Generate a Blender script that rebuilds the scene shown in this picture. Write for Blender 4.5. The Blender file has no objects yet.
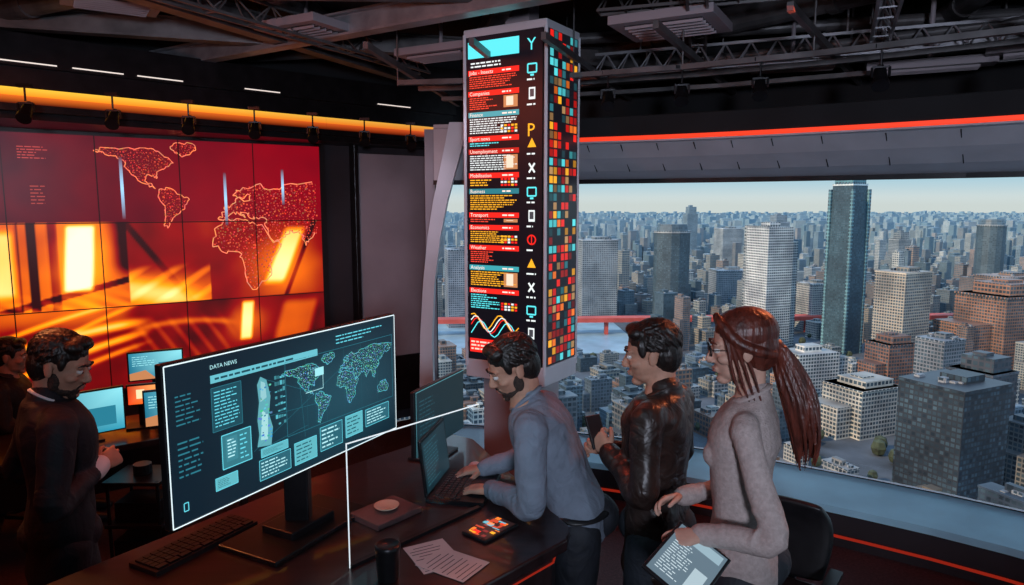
import bpy, math, random
from mathutils import Vector as V, Matrix
from mathutils import noise as NZ
R = random.Random(7)
PI = math.pi
Z = V((0, 0, 1))
scene = bpy.context.scene
scene.view_settings.view_transform = 'Standard'
COL = scene.collection

# ------------------------------------------------------------------ materials
def nt(name):
    m = bpy.data.materials.new(name); m.use_nodes = True
    t = m.node_tree; b = t.nodes['Principled BSDF']
    return m, t, b

def pbr(name, col, rough=0.6, metal=0.0, nscale=8.0, namt=0.25, bump=0.0, bscale=None, stretch=None, spec=0.5, coat=0.0, sheen=0.0, bdist=.01, dist=0.0):
    m, t, b = nt(name)
    tc = t.nodes.new('ShaderNodeTexCoord')
    mp = t.nodes.new('ShaderNodeMapping')
    t.links.new(tc.outputs['Object'], mp.inputs[0])
    if stretch: mp.inputs['Scale'].default_value = stretch
    n = t.nodes.new('ShaderNodeTexNoise'); n.inputs['Scale'].default_value = nscale; n.inputs['Detail'].default_value = 5
    t.links.new(mp.outputs[0], n.inputs['Vector'])
    r = t.nodes.new('ShaderNodeValToRGB')
    c0 = [max(0, c * (1 - namt)) for c in col[:3]] + [1]
    c1 = [min(1, c * (1 + namt)) for c in col[:3]] + [1]
    r.color_ramp.elements[0].color = c0; r.color_ramp.elements[0].position = .3
    r.color_ramp.elements[1].color = c1; r.color_ramp.elements[1].position = .7
    t.links.new(n.outputs[0], r.inputs[0]); t.links.new(r.outputs[0], b.inputs['Base Color'])
    b.inputs['Roughness'].default_value = rough; b.inputs['Metallic'].default_value = metal
    b.inputs['Specular IOR Level'].default_value = spec
    b.inputs['Coat Weight'].default_value = coat
    b.inputs['Sheen Weight'].default_value = sheen
    if bump:
        n2 = t.nodes.new('ShaderNodeTexNoise'); n2.inputs['Scale'].default_value = bscale or nscale * 3; n2.inputs['Detail'].default_value = 3
        n2.inputs['Distortion'].default_value = dist
        t.links.new(mp.outputs[0], n2.inputs['Vector'])
        bp = t.nodes.new('ShaderNodeBump'); bp.inputs['Strength'].default_value = bump; bp.inputs['Distance'].default_value = bdist
        t.links.new(n2.outputs[0], bp.inputs['Height']); t.links.new(bp.outputs[0], b.inputs['Normal'])
    return m

def emis(name, col, k):
    m, t, b = nt(name)
    b.inputs['Base Color'].default_value = (*[c * .3 for c in col], 1)
    b.inputs['Emission Color'].default_value = (*col, 1); b.inputs['Emission Strength'].default_value = k
    return m

def screen_mat(name, k):
    m, t, b = nt(name)
    a = t.nodes.new('ShaderNodeAttribute'); a.attribute_name = 'Col'
    b.inputs['Base Color'].default_value = (.006, .006, .007, 1); b.inputs['Roughness'].default_value = .3
    t.links.new(a.outputs['Color'], b.inputs['Emission Color']); b.inputs['Emission Strength'].default_value = k
    return m

M_black = pbr('black_plastic', (.010, .010, .012), .4, 0, 20, .3)
M_blackmetal = pbr('black_metal', (.018, .018, .021), .35, .6, 10, .3)
M_beam = pbr('dark_steel', (.12, .115, .12), .45, .4, 6, .4)
M_beam2 = pbr('galvanised_steel', (.34, .34, .37), .4, .5, 6, .3)
M_ceil = pbr('ceiling_black', (.010, .010, .012), .9, 0, 3, .3)
M_wall = pbr('dark_wall_paint', (.028, .022, .028), .7, 0, 2, .3, .1)
M_wallgrey = pbr('grey_wall_panel', (.32, .28, .31), .6, 0, 2, .15, .05)
M_white = pbr('pale_frame_paint', (.60, .62, .68), .4, 0, 3, .1)
M_floor = pbr('dark_red_carpet', (.055, .026, .03), .75, 0, 60, .5, .3)
M_desk = pbr('dark_wood_desk', (.022, .011, .012), .28, 0, 4, .4, .03, 40, (1, 8, 1), coat=.25)
M_sill = pbr('sill_blue_light_tint', (.34, .72, .92), .4, 0, 3, .12)  # blue light falling on the ledge is put into this base colour
M_soffit = pbr('soffit_panel', (.46, .46, .50), .5, 0, 4, .1)
M_skin = pbr('skin', (.43, .225, .155), .6, 0, 25, .15, .12, 160, spec=.35)
M_skin_b = pbr('skin_pale', (.50, .29, .22), .6, 0, 25, .15, .12, 160, spec=.35)
M_suit = pbr('black_suit_wool', (.007, .009, .015), .7, 0, 30, .3, .6, 9, bdist=.02, dist=1.0)
M_jacket = pbr('dark_brown_leather_jacket', (.020, .011, .009), .42, 0, 20, .4, .7, 11, bdist=.02, dist=1.2)
M_shirt = pbr('grey_shirt_cotton', (.155, .19, .245), .85, 0, 12, .15, .8, 11, bdist=.02, dist=1.2)
M_sweater = pbr('cream_sweater_knit', (.37, .30, .285), .95, 0, 70, .16, .7, 150, bdist=.005)
M_collar = pbr('white_collar', (.75, .75, .78), .7, 0, 20, .05)
M_pants = pbr('dark_trousers', (.010, .013, .020), .75, 0, 20, .3, .6, 10, bdist=.02, dist=1)
M_hairD = pbr('dark_hair', (.009, .006, .005), .4, 0, 60, .6, .5, 120, (1, 1, .3))
M_hairR = pbr('auburn_hair', (.085, .018, .011), .4, 0, 50, .6, .5, 110, (1, 1, .15))
M_beard = pbr('beard_hair', (.035, .020, .015), .75, 0, 120, .6, .7, 200)
M_eye = pbr('eye_white', (.6, .58, .56), .2, 0, 10, .05)
M_iris = pbr('iris', (.03, .015, .01), .15, 0, 50, .3)
M_lip = pbr('lips', (.34, .13, .11), .5, 0, 50, .1)
M_paper = pbr('paper', (.50, .48, .48), .8, 0, 5, .05)
M_ink = pbr('ink', (.08, .08, .1), .8)
M_tan = pbr('tan_ceramic', (.5, .38, .28), .4)
M_book = pbr('notebook_cover', (.10, .05, .05), .5)
M_redled = emis('red_led', (1, .05, .012), 1.0)
M_redled2 = emis('red_floor_led', (.9, .05, .02), .25)
M_edge = emis('lit_glass_edge', (.85, .95, 1), .85)
M_scr_wall = screen_mat('video_wall_emission', 1.55)
M_scr_mon = screen_mat('monitor_emission', 1.25)
M_scr_col = screen_mat('tower_emission', 1.3)
M_scr_led = screen_mat('led_emission', 1.4)

def glass_mat(name, tint, g):
    m = bpy.data.materials.new(name); m.use_nodes = True; t = m.node_tree
    t.nodes.clear()
    o = t.nodes.new('ShaderNodeOutputMaterial'); mix = t.nodes.new('ShaderNodeMixShader')
    tr = t.nodes.new('ShaderNodeBsdfTransparent'); tr.inputs[0].default_value = (*tint, 1)
    gl = t.nodes.new('ShaderNodeBsdfGlossy'); gl.inputs['Roughness'].default_value = .05
    gl.inputs[0].default_value = (.6, .8, .9, 1)
    mix.inputs[0].default_value = g
    t.links.new(tr.outputs[0], mix.inputs[1]); t.links.new(gl.outputs[0], mix.inputs[2]); t.links.new(mix.outputs[0], o.inputs[0])
    return m
M_glass = glass_mat('window_glass', (.93, .98, 1), .02)
M_glass2 = glass_mat('desk_glass', (.95, .98, .99), .02)

# ------------------------------------------------------------------ mesh tools
def group(name):
    e = bpy.data.objects.new(name, None); e.empty_display_size = .1; COL.objects.link(e); return e

class MB:
    def __init__(s): s.v = []; s.f = []; s.m = []; s.M = Matrix.Identity(4); s.cur = 0
    def add(s, vs, fs):
        o = len(s.v); s.v += [s.M @ V(p) for p in vs]
        s.f += [tuple(i + o for i in f) for f in fs]; s.m += [s.cur] * len(fs)
    def box(s, c, sz, rz=0, rot=None):
        m = rot.to_3x3() if rot else Matrix.Rotation(rz, 3, 'Z')
        c = V(c); vs = []
        for x in (-.5, .5):
            for y in (-.5, .5):
                for z in (-.5, .5): vs.append(c + m @ V((x * sz[0], y * sz[1], z * sz[2])))
        s.add(vs, [(0, 1, 3, 2), (4, 6, 7, 5), (0, 4, 5, 1), (2, 3, 7, 6), (0, 2, 6, 4), (1, 5, 7, 3)])
    def bar(s, p0, p1, w, h):
        p0 = V(p0); p1 = V(p1); t = (p1 - p0).normalized()
        sd = t.cross(Z)
        if sd.length < .01: sd = V((1, 0, 0))
        sd.normalize(); u = sd.cross(t)
        vs = []
        for p in (p0, p1):
            for a, b in ((-1, -1), (1, -1), (1, 1), (-1, 1)): vs.append(p + sd * a * w / 2 + u * b * h / 2)
        s.add(vs, [(0, 3, 2, 1), (4, 5, 6, 7), (0, 1, 5, 4), (1, 2, 6, 5), (2, 3, 7, 6), (3, 0, 4, 7)])
    def cyl(s, p0, p1, r0, r1=None, n=16):
        if r1 is None: r1 = r0
        p0 = V(p0); p1 = V(p1); t = (p1 - p0).normalized(); a = t.orthogonal().normalized(); b = t.cross(a)
        vs = []
        for p, r in ((p0, r0), (p1, r1)):
            for i in range(n):
                q = 2 * PI * i / n; vs.append(p + a * math.cos(q) * r + b * math.sin(q) * r)
        fs = [(i, (i + 1) % n, n + (i + 1) % n, n + i) for i in range(n)] + [tuple(range(n))[::-1], tuple(range(n, 2 * n))]
        s.add(vs, fs)
    def lathe(s, c, prof, n=24):
        c = V(c); vs = []
        for r, z in prof:
            for i in range(n):
                q = 2 * PI * i / n; vs.append(c + V((r * math.cos(q), r * math.sin(q), z)))
        k = len(prof)
        fs = [(j * n + i, j * n + (i + 1) % n, (j + 1) * n + (i + 1) % n, (j + 1) * n + i) for j in range(k - 1) for i in range(n)]
        fs += [tuple(range(n))[::-1], tuple(range((k - 1) * n, k * n))]
        s.add(vs, fs)
    def ell(s, c, r, rot=None, nu=18, nv=12):
        c = V(c); m = rot.to_3x3() if rot else Matrix.Identity(3)
        vs = [c + m @ V((0, 0, r[2]))]
        for j in range(1, nv):
            a = PI * j / nv
            for i in range(nu):
                q = 2 * PI * i / nu
                vs.append(c + m @ V((r[0] * math.sin(a) * math.cos(q), r[1] * math.sin(a) * math.sin(q), r[2] * math.cos(a))))
        vs.append(c + m @ V((0, 0, -r[2])))
        fs = [(0, 1 + i, 1 + (i + 1) % nu) for i in range(nu)]
        for j in range(nv - 2):
            for i in range(nu):
                a = 1 + j * nu + i; b = 1 + j * nu + (i + 1) % nu
                fs.append((a, a + nu, b + nu, b))
        l = len(vs) - 1; o = 1 + (nv - 2) * nu
        fs += [(o + i, l, o + (i + 1) % nu) for i in range(nu)]
        s.add(vs, fs)
    def tube(s, pts, rad, side=None, n=14, sub=4, pw=2.0):
        P = [V(p) for p in pts]; Q = [V((r, r, 0)) if not isinstance(r, (tuple, list)) else V((r[0], r[1], 0)) for r in rad]
        def cr(A, i, t):
            a = A[max(i - 1, 0)]; b = A[i]; c = A[i + 1]; d = A[min(i + 2, len(A) - 1)]
            return .5 * (2 * b + (c - a) * t + (2 * a - 5 * b + 4 * c - d) * t * t + (3 * b - a - 3 * c + d) * t ** 3)
        C = []; RR = []
        for i in range(len(P) - 1):
            for k in range(sub):
                C.append(cr(P, i, k / sub)); RR.append(cr(Q, i, k / sub))
        C.append(P[-1]); RR.append(Q[-1])
        T = []
        for i in range(len(C)):
            T.append((C[min(i + 1, len(C) - 1)] - C[max(i - 1, 0)]).normalized())
        r0 = min(RR[0].x, RR[0].y); r1 = min(RR[-1].x, RR[-1].y)
        ang = (20, 45, 70)
        pre = [(C[0] - T[0] * r0 * math.sin(math.radians(a)), RR[0] * math.cos(math.radians(a)), T[0]) for a in ang[::-1]]
        post = [(C[-1] + T[-1] * r1 * math.sin(math.radians(a)), RR[-1] * math.cos(math.radians(a)), T[-1]) for a in ang]
        allr = pre + list(zip(C, RR, T)) + post
        sd = V(side) if side is not None else T[0].orthogonal()
        vs = [C[0] - T[0] * r0]
        for c, r, t in allr:
            base = V(side) if side is not None else sd
            sd = (base - t * base.dot(t)).normalized(); bi = t.cross(sd)
            for j in range(n):
                q = 2 * PI * j / n; ca = math.cos(q); sa = math.sin(q)
                if pw != 2: ca = math.copysign(abs(ca) ** (2 / pw), ca); sa = math.copysign(abs(sa) ** (2 / pw), sa)
                vs.append(c + sd * ca * r.x + bi * sa * r.y)
        vs.append(C[-1] + T[-1] * r1)
        k = len(allr)
        fs = [(0, 1 + (j + 1) % n, 1 + j) for j in range(n)]
        for i in range(k - 1):
            for j in range(n):
                a = 1 + i * n + j; b = 1 + i * n + (j + 1) % n
                fs.append((a, b, b + n, a + n))
        o = 1 + (k - 1) * n; l = len(vs) - 1
        fs += [(o + j, o + (j + 1) % n, l) for j in range(n)]
        s.add(vs, fs)
    def prism(s, poly, z0, z1):
        n = len(poly)
        vs = [V((x, y, z0)) for x, y in poly] + [V((x, y, z1)) for x, y in poly]
        s.add(vs, [tuple(range(n))[::-1], tuple(range(n, 2 * n))] + [(i, (i + 1) % n, n + (i + 1) % n, n + i) for i in range(n)])
    def build(s, name, mats, parent=None, smooth=False, bevel=0, remesh=0, smo=0, disp=None, folds=None):
        me = bpy.data.meshes.new(name); me.from_pydata([tuple(p) for p in s.v], [], s.f)
        for m in (mats if isinstance(mats, (list, tuple)) else [mats]): me.materials.append(m)
        me.polygons.foreach_set('material_index', s.m)
        if smooth: me.polygons.foreach_set('use_smooth', [True] * len(me.polygons))
        me.update()
        o = bpy.data.objects.new(name, me); COL.objects.link(o)
        if parent: o.parent = parent
        if bevel:
            b = o.modifiers.new('bevel', 'BEVEL'); b.width = bevel; b.segments = 2; b.limit_method = 'ANGLE'
        if remesh:
            r = o.modifiers.new('remesh', 'REMESH'); r.mode = 'VOXEL'; r.voxel_size = remesh; r.use_smooth_shade = True
        if smo:
            r = o.modifiers.new('smooth', 'SMOOTH'); r.iterations = smo; r.factor = .5
        if folds:
            tx = bpy.data.textures.new(name + '_f', 'MARBLE'); tx.noise_scale = folds[0]; tx.turbulence = 4; tx.noise_depth = 1
            d = o.modifiers.new('folds', 'DISPLACE'); d.texture = tx; d.strength = folds[1]; d.mid_level = .5; d.texture_coords = 'GLOBAL'
        if disp:
            tx = bpy.data.textures.new(name + '_t', 'CLOUDS'); tx.noise_scale = disp[0]
            d = o.modifiers.new('disp', 'DISPLACE'); d.texture = tx; d.strength = disp[1]; d.mid_level = .5; d.texture_coords = 'GLOBAL'
        return o

class Canvas:
    """flat printed / lit graphics on a real screen surface (metres)"""
    def __init__(s, O, U, W):
        s.O = V(O); s.U = V(U).normalized(); s.W = V(W).normalized(); s.N = s.U.cross(s.W); s.v = []; s.f = []; s.c = []
    def poly(s, pts, c, layer=1, cs=None):
        o = len(s.v)
        for u, v in pts: s.v.append(s.O + s.U * u + s.W * v + s.N * (layer * .0012))
        s.f.append(tuple(range(o, o + len(pts)))); s.c.append(cs if cs else [c] * len(pts))
    def rect(s, u0, v0, u1, v1, c, layer=1, cs=None): s.poly([(u0, v0), (u1, v0), (u1, v1), (u0, v1)], c, layer, cs)
    def field(s, u0, v0, u1, v1, nu, nv, fn, layer=1):
        du = (u1 - u0) / nu; dv = (v1 - v0) / nv
        G = [[fn(u0 + i * du, v0 + j * dv) for j in range(nv + 1)] for i in range(nu + 1)]
        for i in range(nu):
            for j in range(nv):
                s.rect(u0 + i * du, v0 + j * dv, u0 + (i + 1) * du, v0 + (j + 1) * dv, None, layer, [G[i][j], G[i + 1][j], G[i + 1][j + 1], G[i][j + 1]])
    def line(s, pts, w, c, layer=2, closed=False):
        P = list(pts) + ([pts[0]] if closed else [])
        for (a, b), (d, e) in zip(P[:-1], P[1:]):
            l = math.hypot(d - a, e - b)
            if l < 1e-6: continue
            nx = -(e - b) / l * w / 2; ny = (d - a) / l * w / 2
            s.poly([(a - nx, b - ny), (d - nx, e - ny), (d + nx, e + ny), (a + nx, b + ny)], c, layer)
    def textlines(s, u0, v0, u1, v1, n, c, layer=2, fill=.45, seed=1):
        rr = random.Random(seed); dv = (v1 - v0) / n
        if dv < .0015 or u1 <= u0: return
        for i in range(n):
            u = u0; v = v1 - (i + 1) * dv; end = u0 + (u1 - u0) * rr.uniform(.55, 1)
            while u < end:
                w = rr.uniform(.4, 1.6) * dv * 1.5
                s.rect(u, v + dv * (1 - fill) / 2, min(u + w, end), v + dv * (1 + fill) / 2, c, layer); u += w + dv * .4
    def text(s, txt, u, v, size, c, layer=2):
        cu = bpy.data.curves.new('t', 'FONT'); cu.body = txt; cu.size = size; cu.resolution_u = 2
        ob = bpy.data.objects.new('t', cu); COL.objects.link(ob)
        dg = bpy.context.evaluated_depsgraph_get(); me = bpy.data.meshes.new_from_object(ob.evaluated_get(dg))
        for p in me.polygons:
            s.poly([(u + me.vertices[i].co.x, v + me.vertices[i].co.y) for i in p.vertices], c, layer)
        bpy.data.objects.remove(ob); bpy.data.meshes.remove(me); bpy.data.curves.remove(cu)
    def build(s, name, mat, parent):
        me = bpy.data.meshes.new(name); me.from_pydata([tuple(p) for p in s.v], [], s.f); me.materials.append(mat)
        a = me.color_attributes.new('Col', 'FLOAT_COLOR', 'CORNER'); buf = []
        for cs in s.c:
            for c in cs: buf += [c[0], c[1], c[2], 1]
        a.data.foreach_set('color', buf); me.update()
        o = bpy.data.objects.new(name, me); COL.objects.link(o); o.parent = parent; return o

CONT = {
 'NA': [(-165,65),(-150,70),(-125,70),(-95,72),(-80,68),(-62,58),(-55,50),(-66,44),(-75,38),(-81,30),(-81,25),(-85,30),(-95,29),(-98,20),(-88,16),(-83,9),(-92,15),(-105,20),(-112,28),(-118,34),(-124,42),(-124,49),(-135,58),(-150,60)],
 'GR': [(-50,82),(-25,82),(-20,72),(-42,60),(-52,66),(-58,76)],
 'SA': [(-78,8),(-62,10),(-50,0),(-35,-6),(-39,-16),(-48,-27),(-58,-36),(-66,-45),(-69,-54),(-74,-48),(-71,-30),(-71,-18),(-80,-5)],
 'AF': [(-16,14),(-10,30),(-5,36),(10,37),(20,32),(32,31),(43,12),(51,11),(40,-5),(40,-16),(33,-27),(20,-35),(14,-22),(12,-5),(8,4),(-8,5)],
 'EA': [(-10,37),(-2,44),(-4,48),(5,52),(8,57),(20,55),(22,60),(12,58),(5,60),(15,68),(28,71),(45,67),(70,72),(100,77),(140,72),(178,68),(162,58),(155,52),(140,53),(130,42),(121,38),(121,28),(108,20),(108,10),(103,2),(98,10),(92,22),(80,14),(77,8),(72,20),(60,25),(56,18),(44,13),(35,30),(36,37),(27,38),(22,37),(18,42),(12,44),(16,38),(8,44),(0,40),(-5,36)],
 'AU': [(114,-22),(130,-12),(142,-11),(153,-27),(148,-38),(138,-35),(116,-35)]}
def inpoly(x, y, P):
    r = False; n = len(P)
    for i in range(n):
        x1, y1 = P[i]; x2, y2 = P[i - 1]
        if (y1 > y) != (y2 > y) and x < (x2 - x1) * (y - y1) / (y2 - y1) + x1: r = not r
    return r
def rough_outline(P, k=4, amp=2.2, seed=3):
    rr = random.Random(seed); out = []
    for i in range(len(P)):
        a = P[i]; b = P[(i + 1) % len(P)]
        for j in range(k):
            t = j / k; out.append((a[0] + (b[0] - a[0]) * t + rr.uniform(-amp, amp) * (j > 0), a[1] + (b[1] - a[1]) * t + rr.uniform(-amp, amp) * (j > 0)))
    return out

# ------------------------------------------------------------------ camera
H = 2.15
cam = bpy.data.cameras.new('camera'); co = bpy.data.objects.new('camera', cam); COL.objects.link(co)
cam.sensor_width = 36; cam.lens = 24.6; cam.clip_end = 30000; cam.clip_start = .05
co.location = (0, 0, H); co.rotation_euler = (math.radians(90 - 7.12), 0, 0)
scene.camera = co

# ------------------------------------------------------------------ world + lights
w = bpy.data.worlds.new('sky'); scene.world = w; w.use_nodes = True; t = w.node_tree
bg = t.nodes['Background']; tc = t.nodes.new('ShaderNodeTexCoord'); sx = t.nodes.new('ShaderNodeSeparateXYZ'); rp = t.nodes.new('ShaderNodeValToRGB')
t.links.new(tc.outputs['Generated'], sx.inputs[0]); t.links.new(sx.outputs['Z'], rp.inputs[0]); t.links.new(rp.outputs[0], bg.inputs[0])
e = rp.color_ramp.elements; e[0].position = 0; e[0].color = (.33, .35, .33, 1); e[1].position = .7; e[1].color = (.30, .52, .85, 1)
x = e.new(.010); x.color = (.34, .37, .36, 1); x = e.new(.035); x.color = (.21, .32, .37, 1); x = e.new(.08); x.color = (.15, .29, .38, 1); x = e.new(.3); x.color = (.50, .66, .80, 1)
bg.inputs[1].default_value = 2.0

def light(name, kind, loc, target, energy, color, size=1.0, size_y=None, angle=None):
    l = bpy.data.lights.new(name, kind); o = bpy.data.objects.new(name, l); COL.objects.link(o)
    o.location = loc; o.rotation_euler = (V(target) - V(loc)).to_track_quat('-Z', 'Y').to_euler()
    l.energy = energy; l.color = color
    if kind == 'AREA':
        l.size = size
        if size_y: l.shape = 'RECTANGLE'; l.size_y = size_y
    if kind == 'SPOT': l.spot_size = angle or 1.0; l.spot_blend = .6; l.shadow_soft_size = size
    if kind == 'SUN': l.angle = .01
    return o
light('sun', 'SUN', (-70, -42, 46), (0, 0, 0), 4.6, (1, .72, .46))
light('added_fill_orange', 'AREA', (-2.2, 3.2, 3.1), (-1.6, 3.6, 0), 18, (1, .14, .04), 1.2)  # added orange fill from overhead, no fixture there
light('added_fill_red', 'AREA', (1.6, 3.2, 3.0), (.9, 2.6, 1), 5, (1, .12, .05), .8)  # unseen red area light, added to tint the right side
light('added_fill_cool', 'AREA', (-.6, 1.2, 3.1), (.2, 2.6, 1.2), 3.0, (.55, .8, 1), .6)  # extra cool fill for the people, not a fitting of the room
light('added_rim_warm', 'SPOT', (2.2, 3.5, 2.9), (.85, 2.35, 1.5), 120, (1, .26, .10), .1, angle=.6)  # added rim light for the woman's hair, source unseen
light('added_spot_red', 'SPOT', (-3.3, 2.0, 3.0), (-1.8, 2.7, 1.3), 40, (1, .12, .05), .1, angle=.8)  # added red light on the suited man, without a visible source
light('added_spot_desk', 'SPOT', (-.2, 4.0, 3.05), (-.6, 2.5, .9), 60, (1, .10, .05), .1, angle=1.1)  # put in to redden the desk, unseen source
light('added_spot_white', 'SPOT', (-1.6, 1.6, 3.0), (.05, 2.7, 1.3), 34, (.6, .88, 1), .08, angle=.42)  # added spot that gives the leaning man his cool light
light('added_spot_orange', 'SPOT', (-3.0, 3.6, 3.0), (-1.8, 2.7, 1.4), 90, (1, .35, .12), .08, angle=.6)  # added orange light on the suited man, source unseen
light('added_wall_fill', 'SPOT', (-.2, 3.6, 3.0), (-1.1, 6.6, 1.7), 40, (.85, .75, .9), .15, angle=.5)  # added to lift the dark grey wall panel, no lamp modelled
light('added_ceiling_fill', 'SPOT', (.2, -1.6, 2.3), (.8, 4.6, 3.7), 400, (.75, .82, 1), .2, angle=1.5)  # added spot behind the camera to brighten ceiling and beams
light('added_ceiling_fill_red', 'SPOT', (-3.6, .3, 2.4), (-1.6, 4.8, 3.6), 90, (1, .35, .25), .2, angle=1.3)  # added reddish counterpart for the left part of the ceiling

# ------------------------------------------------------------------ room shell
W = [(-.62, 5.64), (.1, 5.52), (.7, 5.33), (1.4, 5.03), (2.1, 4.62), (3.0, 3.97), (3.8, 3.1), (4.4, 2.0), (4.75, .8), (4.85, -.8), (4.85, -3)]
def resample(W, k=3):
    out = []
    P = [V((a, b, 0)) for a, b in W]
    for i in range(len(P) - 1):
        for j in range(k):
            t = j / k; a = P[max(i - 1, 0)]; b = P[i]; c = P[i + 1]; d = P[min(i + 2, len(P) - 1)]
            out.append(.5 * (2 * b + (c - a) * t + (2 * a - 5 * b + 4 * c - d) * t * t + (3 * b - a - 3 * c + d) * t ** 3))
    out.append(P[-1]); return out
WP = resample(W)
WN = []
for i in range(len(WP)):
    tt = (WP[min(i + 1, len(WP) - 1)] - WP[max(i - 1, 0)]).normalized(); WN.append(V((tt.y, -tt.x, 0)) * 1.0)
WN = [n if n.dot(V((0, 1.5, 0)) - p) > 0 else -n for n, p in zip(WN, WP)]
def strip(mb, prof, i0=0, i1=None):
    """sweep profile [(inset,z)...] along window curve"""
    i1 = i1 or len(WP); k = len(prof); vs = []; fs = []
    for p, n in zip(WP[i0:i1], WN[i0:i1]):
        for a, z in prof: vs.append(p + n * a + Z * z)
    m = i1 - i0
    for i in range(m - 1):
        for j in range(k - 1): fs.append((i * k + j, (i + 1) * k + j, (i + 1) * k + j + 1, i * k + j + 1))
    mb.add(vs, fs)
b = MB(); b.prism([(-5.6, -3.1), (4.9, -3.1), (4.9, .8), (4.5, 2.0), (3.9, 3.15), (3.05, 4.05), (2.1, 4.7), (1.4, 5.1), (.7, 5.4), (-.6, 5.7), (-.78, 7.05), (-5.6, 3.7)], -.1, 0); b.build('floor', M_floor)
b = MB(); b.box((.5, 3, 3.56), (13, 13, .1)); b.build('ceiling', M_ceil)
def wallseg(name, p, q, z0, z1, mat, th=.1):
    b = MB(); p = V((*p, (z0 + z1) / 2)); q = V((*q, (z0 + z1) / 2)); b.bar(p, q, th, z1 - z0); return b.build(name, mat)
wallseg('wall_left', (-5.6, -3), (-5.6, 3.75), 0, 3.5, M_wall)
wallseg('wall_back', (-5.6, -3.05), (4.9, -3.05), 0, 3.5, M_wall)
wu = V((.818, .575, 0)); wn = V((.575, -.818, 0))
pa = V((-1.737, 6.42, 0)) - wn * .1
wallseg('wall_front', (pa - wu * 4.8)[:2], (pa + wu * 1.22)[:2], 0, 2.75, M_wall)
wallseg('wall_front_upper', (pa - wu * 4.8)[:2], (pa + wu * 3.0)[:2], 2.75, 3.52, M_ceil)
wallseg('wall_jamb', (-.82, 7.08), (-.66, 5.7), 0, 2.75, M_wallgrey, .08)
b = MB(); strip(b, [(.0, -.02), (0, .35)]); b.cur = 1; strip(b, [(0.03, .36), (.0, .36), (-.02, .34)]); b.cur = 2; strip(b, [(.01, .345), (.44, .29), (.45, .25)]); b.cur = 0; strip(b, [(.44, .25), (.44, .12), (.36, .12), (.36, 0)])
b.build('wall_window_sill', [M_wall, M_white, M_sill])
b = MB(); strip(b, [(.37, .06), (.37, .08), (.39, .085)]); b.build('trim_1', M_redled2)
I0 = 2
b = MB(); strip(b, [(-.02, 2.33), (.25, 2.39), (.42, 2.47), (.55, 2.56)], I0); b.cur = 1; strip(b, [(.57, 2.585), (.6, 2.60), (.62, 2.72), (.5, 2.74), (0, 2.75)], I0)
strip(b, [(.02, 2.75), (-1.0, 2.76)]); strip(b, [(-1.0, 2.7), (-1.0, 3.55)]); b.cur = 0; strip(b, [(.55, 2.555), (.60, 2.56), (.60, 2.57), (.57, 2.575)], I0)
strip(b, [(0, 2.33), (0, 2.78)], 0, I0 + 1)
for i in range(I0, len(WP) - 1):
    p = WP[i]; n = WN[i]; b.cur = 1
    b.bar(p + n * .25 + Z * 2.386, p + n * .54 + Z * 2.548, .005, .006)
b.build('wall_window_soffit', [M_soffit, M_ceil])
b = MB(); strip(b, [(.585, 2.572), (.605, 2.575), (.605, 2.597), (.585, 2.60)], I0); b.build('trim_2', M_redled)
pi = 0
for i0 in range(0, len(WP) - 1, 6):
    i1 = min(i0 + 7, len(WP)); pi += 1
    b = MB(); strip(b, [(.0, .35), (.0, 2.34)], i0, i1); b.build('window_%d' % pi, M_glass)
b = MB(); strip(b, [(.03, 2.31), (.03, 2.345), (-.03, 2.345), (-.03, 2.31)]); b.build('trim_3', M_blackmetal)
b = MB()
fl = [(-.48, 2.78), (-.54, 2.5), (-.61, 2.19), (-.66, 1.9), (-.70, 1.54), (-.73, 1.1), (-.74, .72), (-.735, 0)]
fr = [(-.33, 2.78), (-.41, 2.5), (-.50, 2.19), (-.56, 1.9), (-.61, 1.54), (-.635, 1.1), (-.63, .72), (-.62, 0)]
P = fl + fr[::-1]; n = len(P)
vs = [(x, 5.47, z) for x, z in P] + [(x, 5.59, z) for x, z in P]
k = len(fl); fs = []
for i in range(k - 1):
    a, bb, c, d = i, i + 1, n - 2 - i, n - 1 - i
    fs += [(a, bb, c, d), (a + n, d + n, c + n, bb + n)]
fs += [(i, (i + 1) % n, n + (i + 1) % n, n + i) for i in range(n)]
b.add(vs, fs); b.build('window_frame_fin', M_white)
g = MB(); q0 = V((-1.45, 6.62, 0)) + wn * .03
g.bar(q0 + Z * 1.65, q0 + wu * .78 + Z * 1.65, .06, 1.95); g.cur = 1
g.bar(q0 + Z * .4 + wn * .02, q0 + wu * .78 + Z * .4 + wn * .02, .06, .55); g.bar(q0 - wu * .06 + Z * 1.4, q0 - wu * .02 + Z * 1.4, .12, 2.8)
g.build('wall_panel_grey', [M_wallgrey, M_blackmetal], bevel=.006)
cove = group('cove_light_beam')
cp = [V((-5.0, 2.75, 0)), V((-4.4, 3.3, 0)), V((-3.18, 4.44, 0)), V((-2.35, 5.28, 0)), V((-1.55, 6.05, 0)), V((-.56, 6.97, 0))]
b = MB()
for a, c in zip(cp[:-1], cp[1:]):
    u = (c - a).normalized(); nn = V((u.y, -u.x, 0)); c = c + u * .02
    b.bar(a + Z * 3.12 - nn * .15, c + Z * 3.12 - nn * .15, .3, .2); b.bar(a + Z * 2.90 - nn * .2, c + Z * 2.90 - nn * .2, .3, .24)
    b.bar(a + Z * 2.76 - nn * .16, c + Z * 2.76 - nn * .16, .34, .04); b.bar(a + Z * 2.72 - nn * .36, c + Z * 2.72 - nn * .36, .6, .05)
b.build('body', M_blackmetal, cove)
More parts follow.
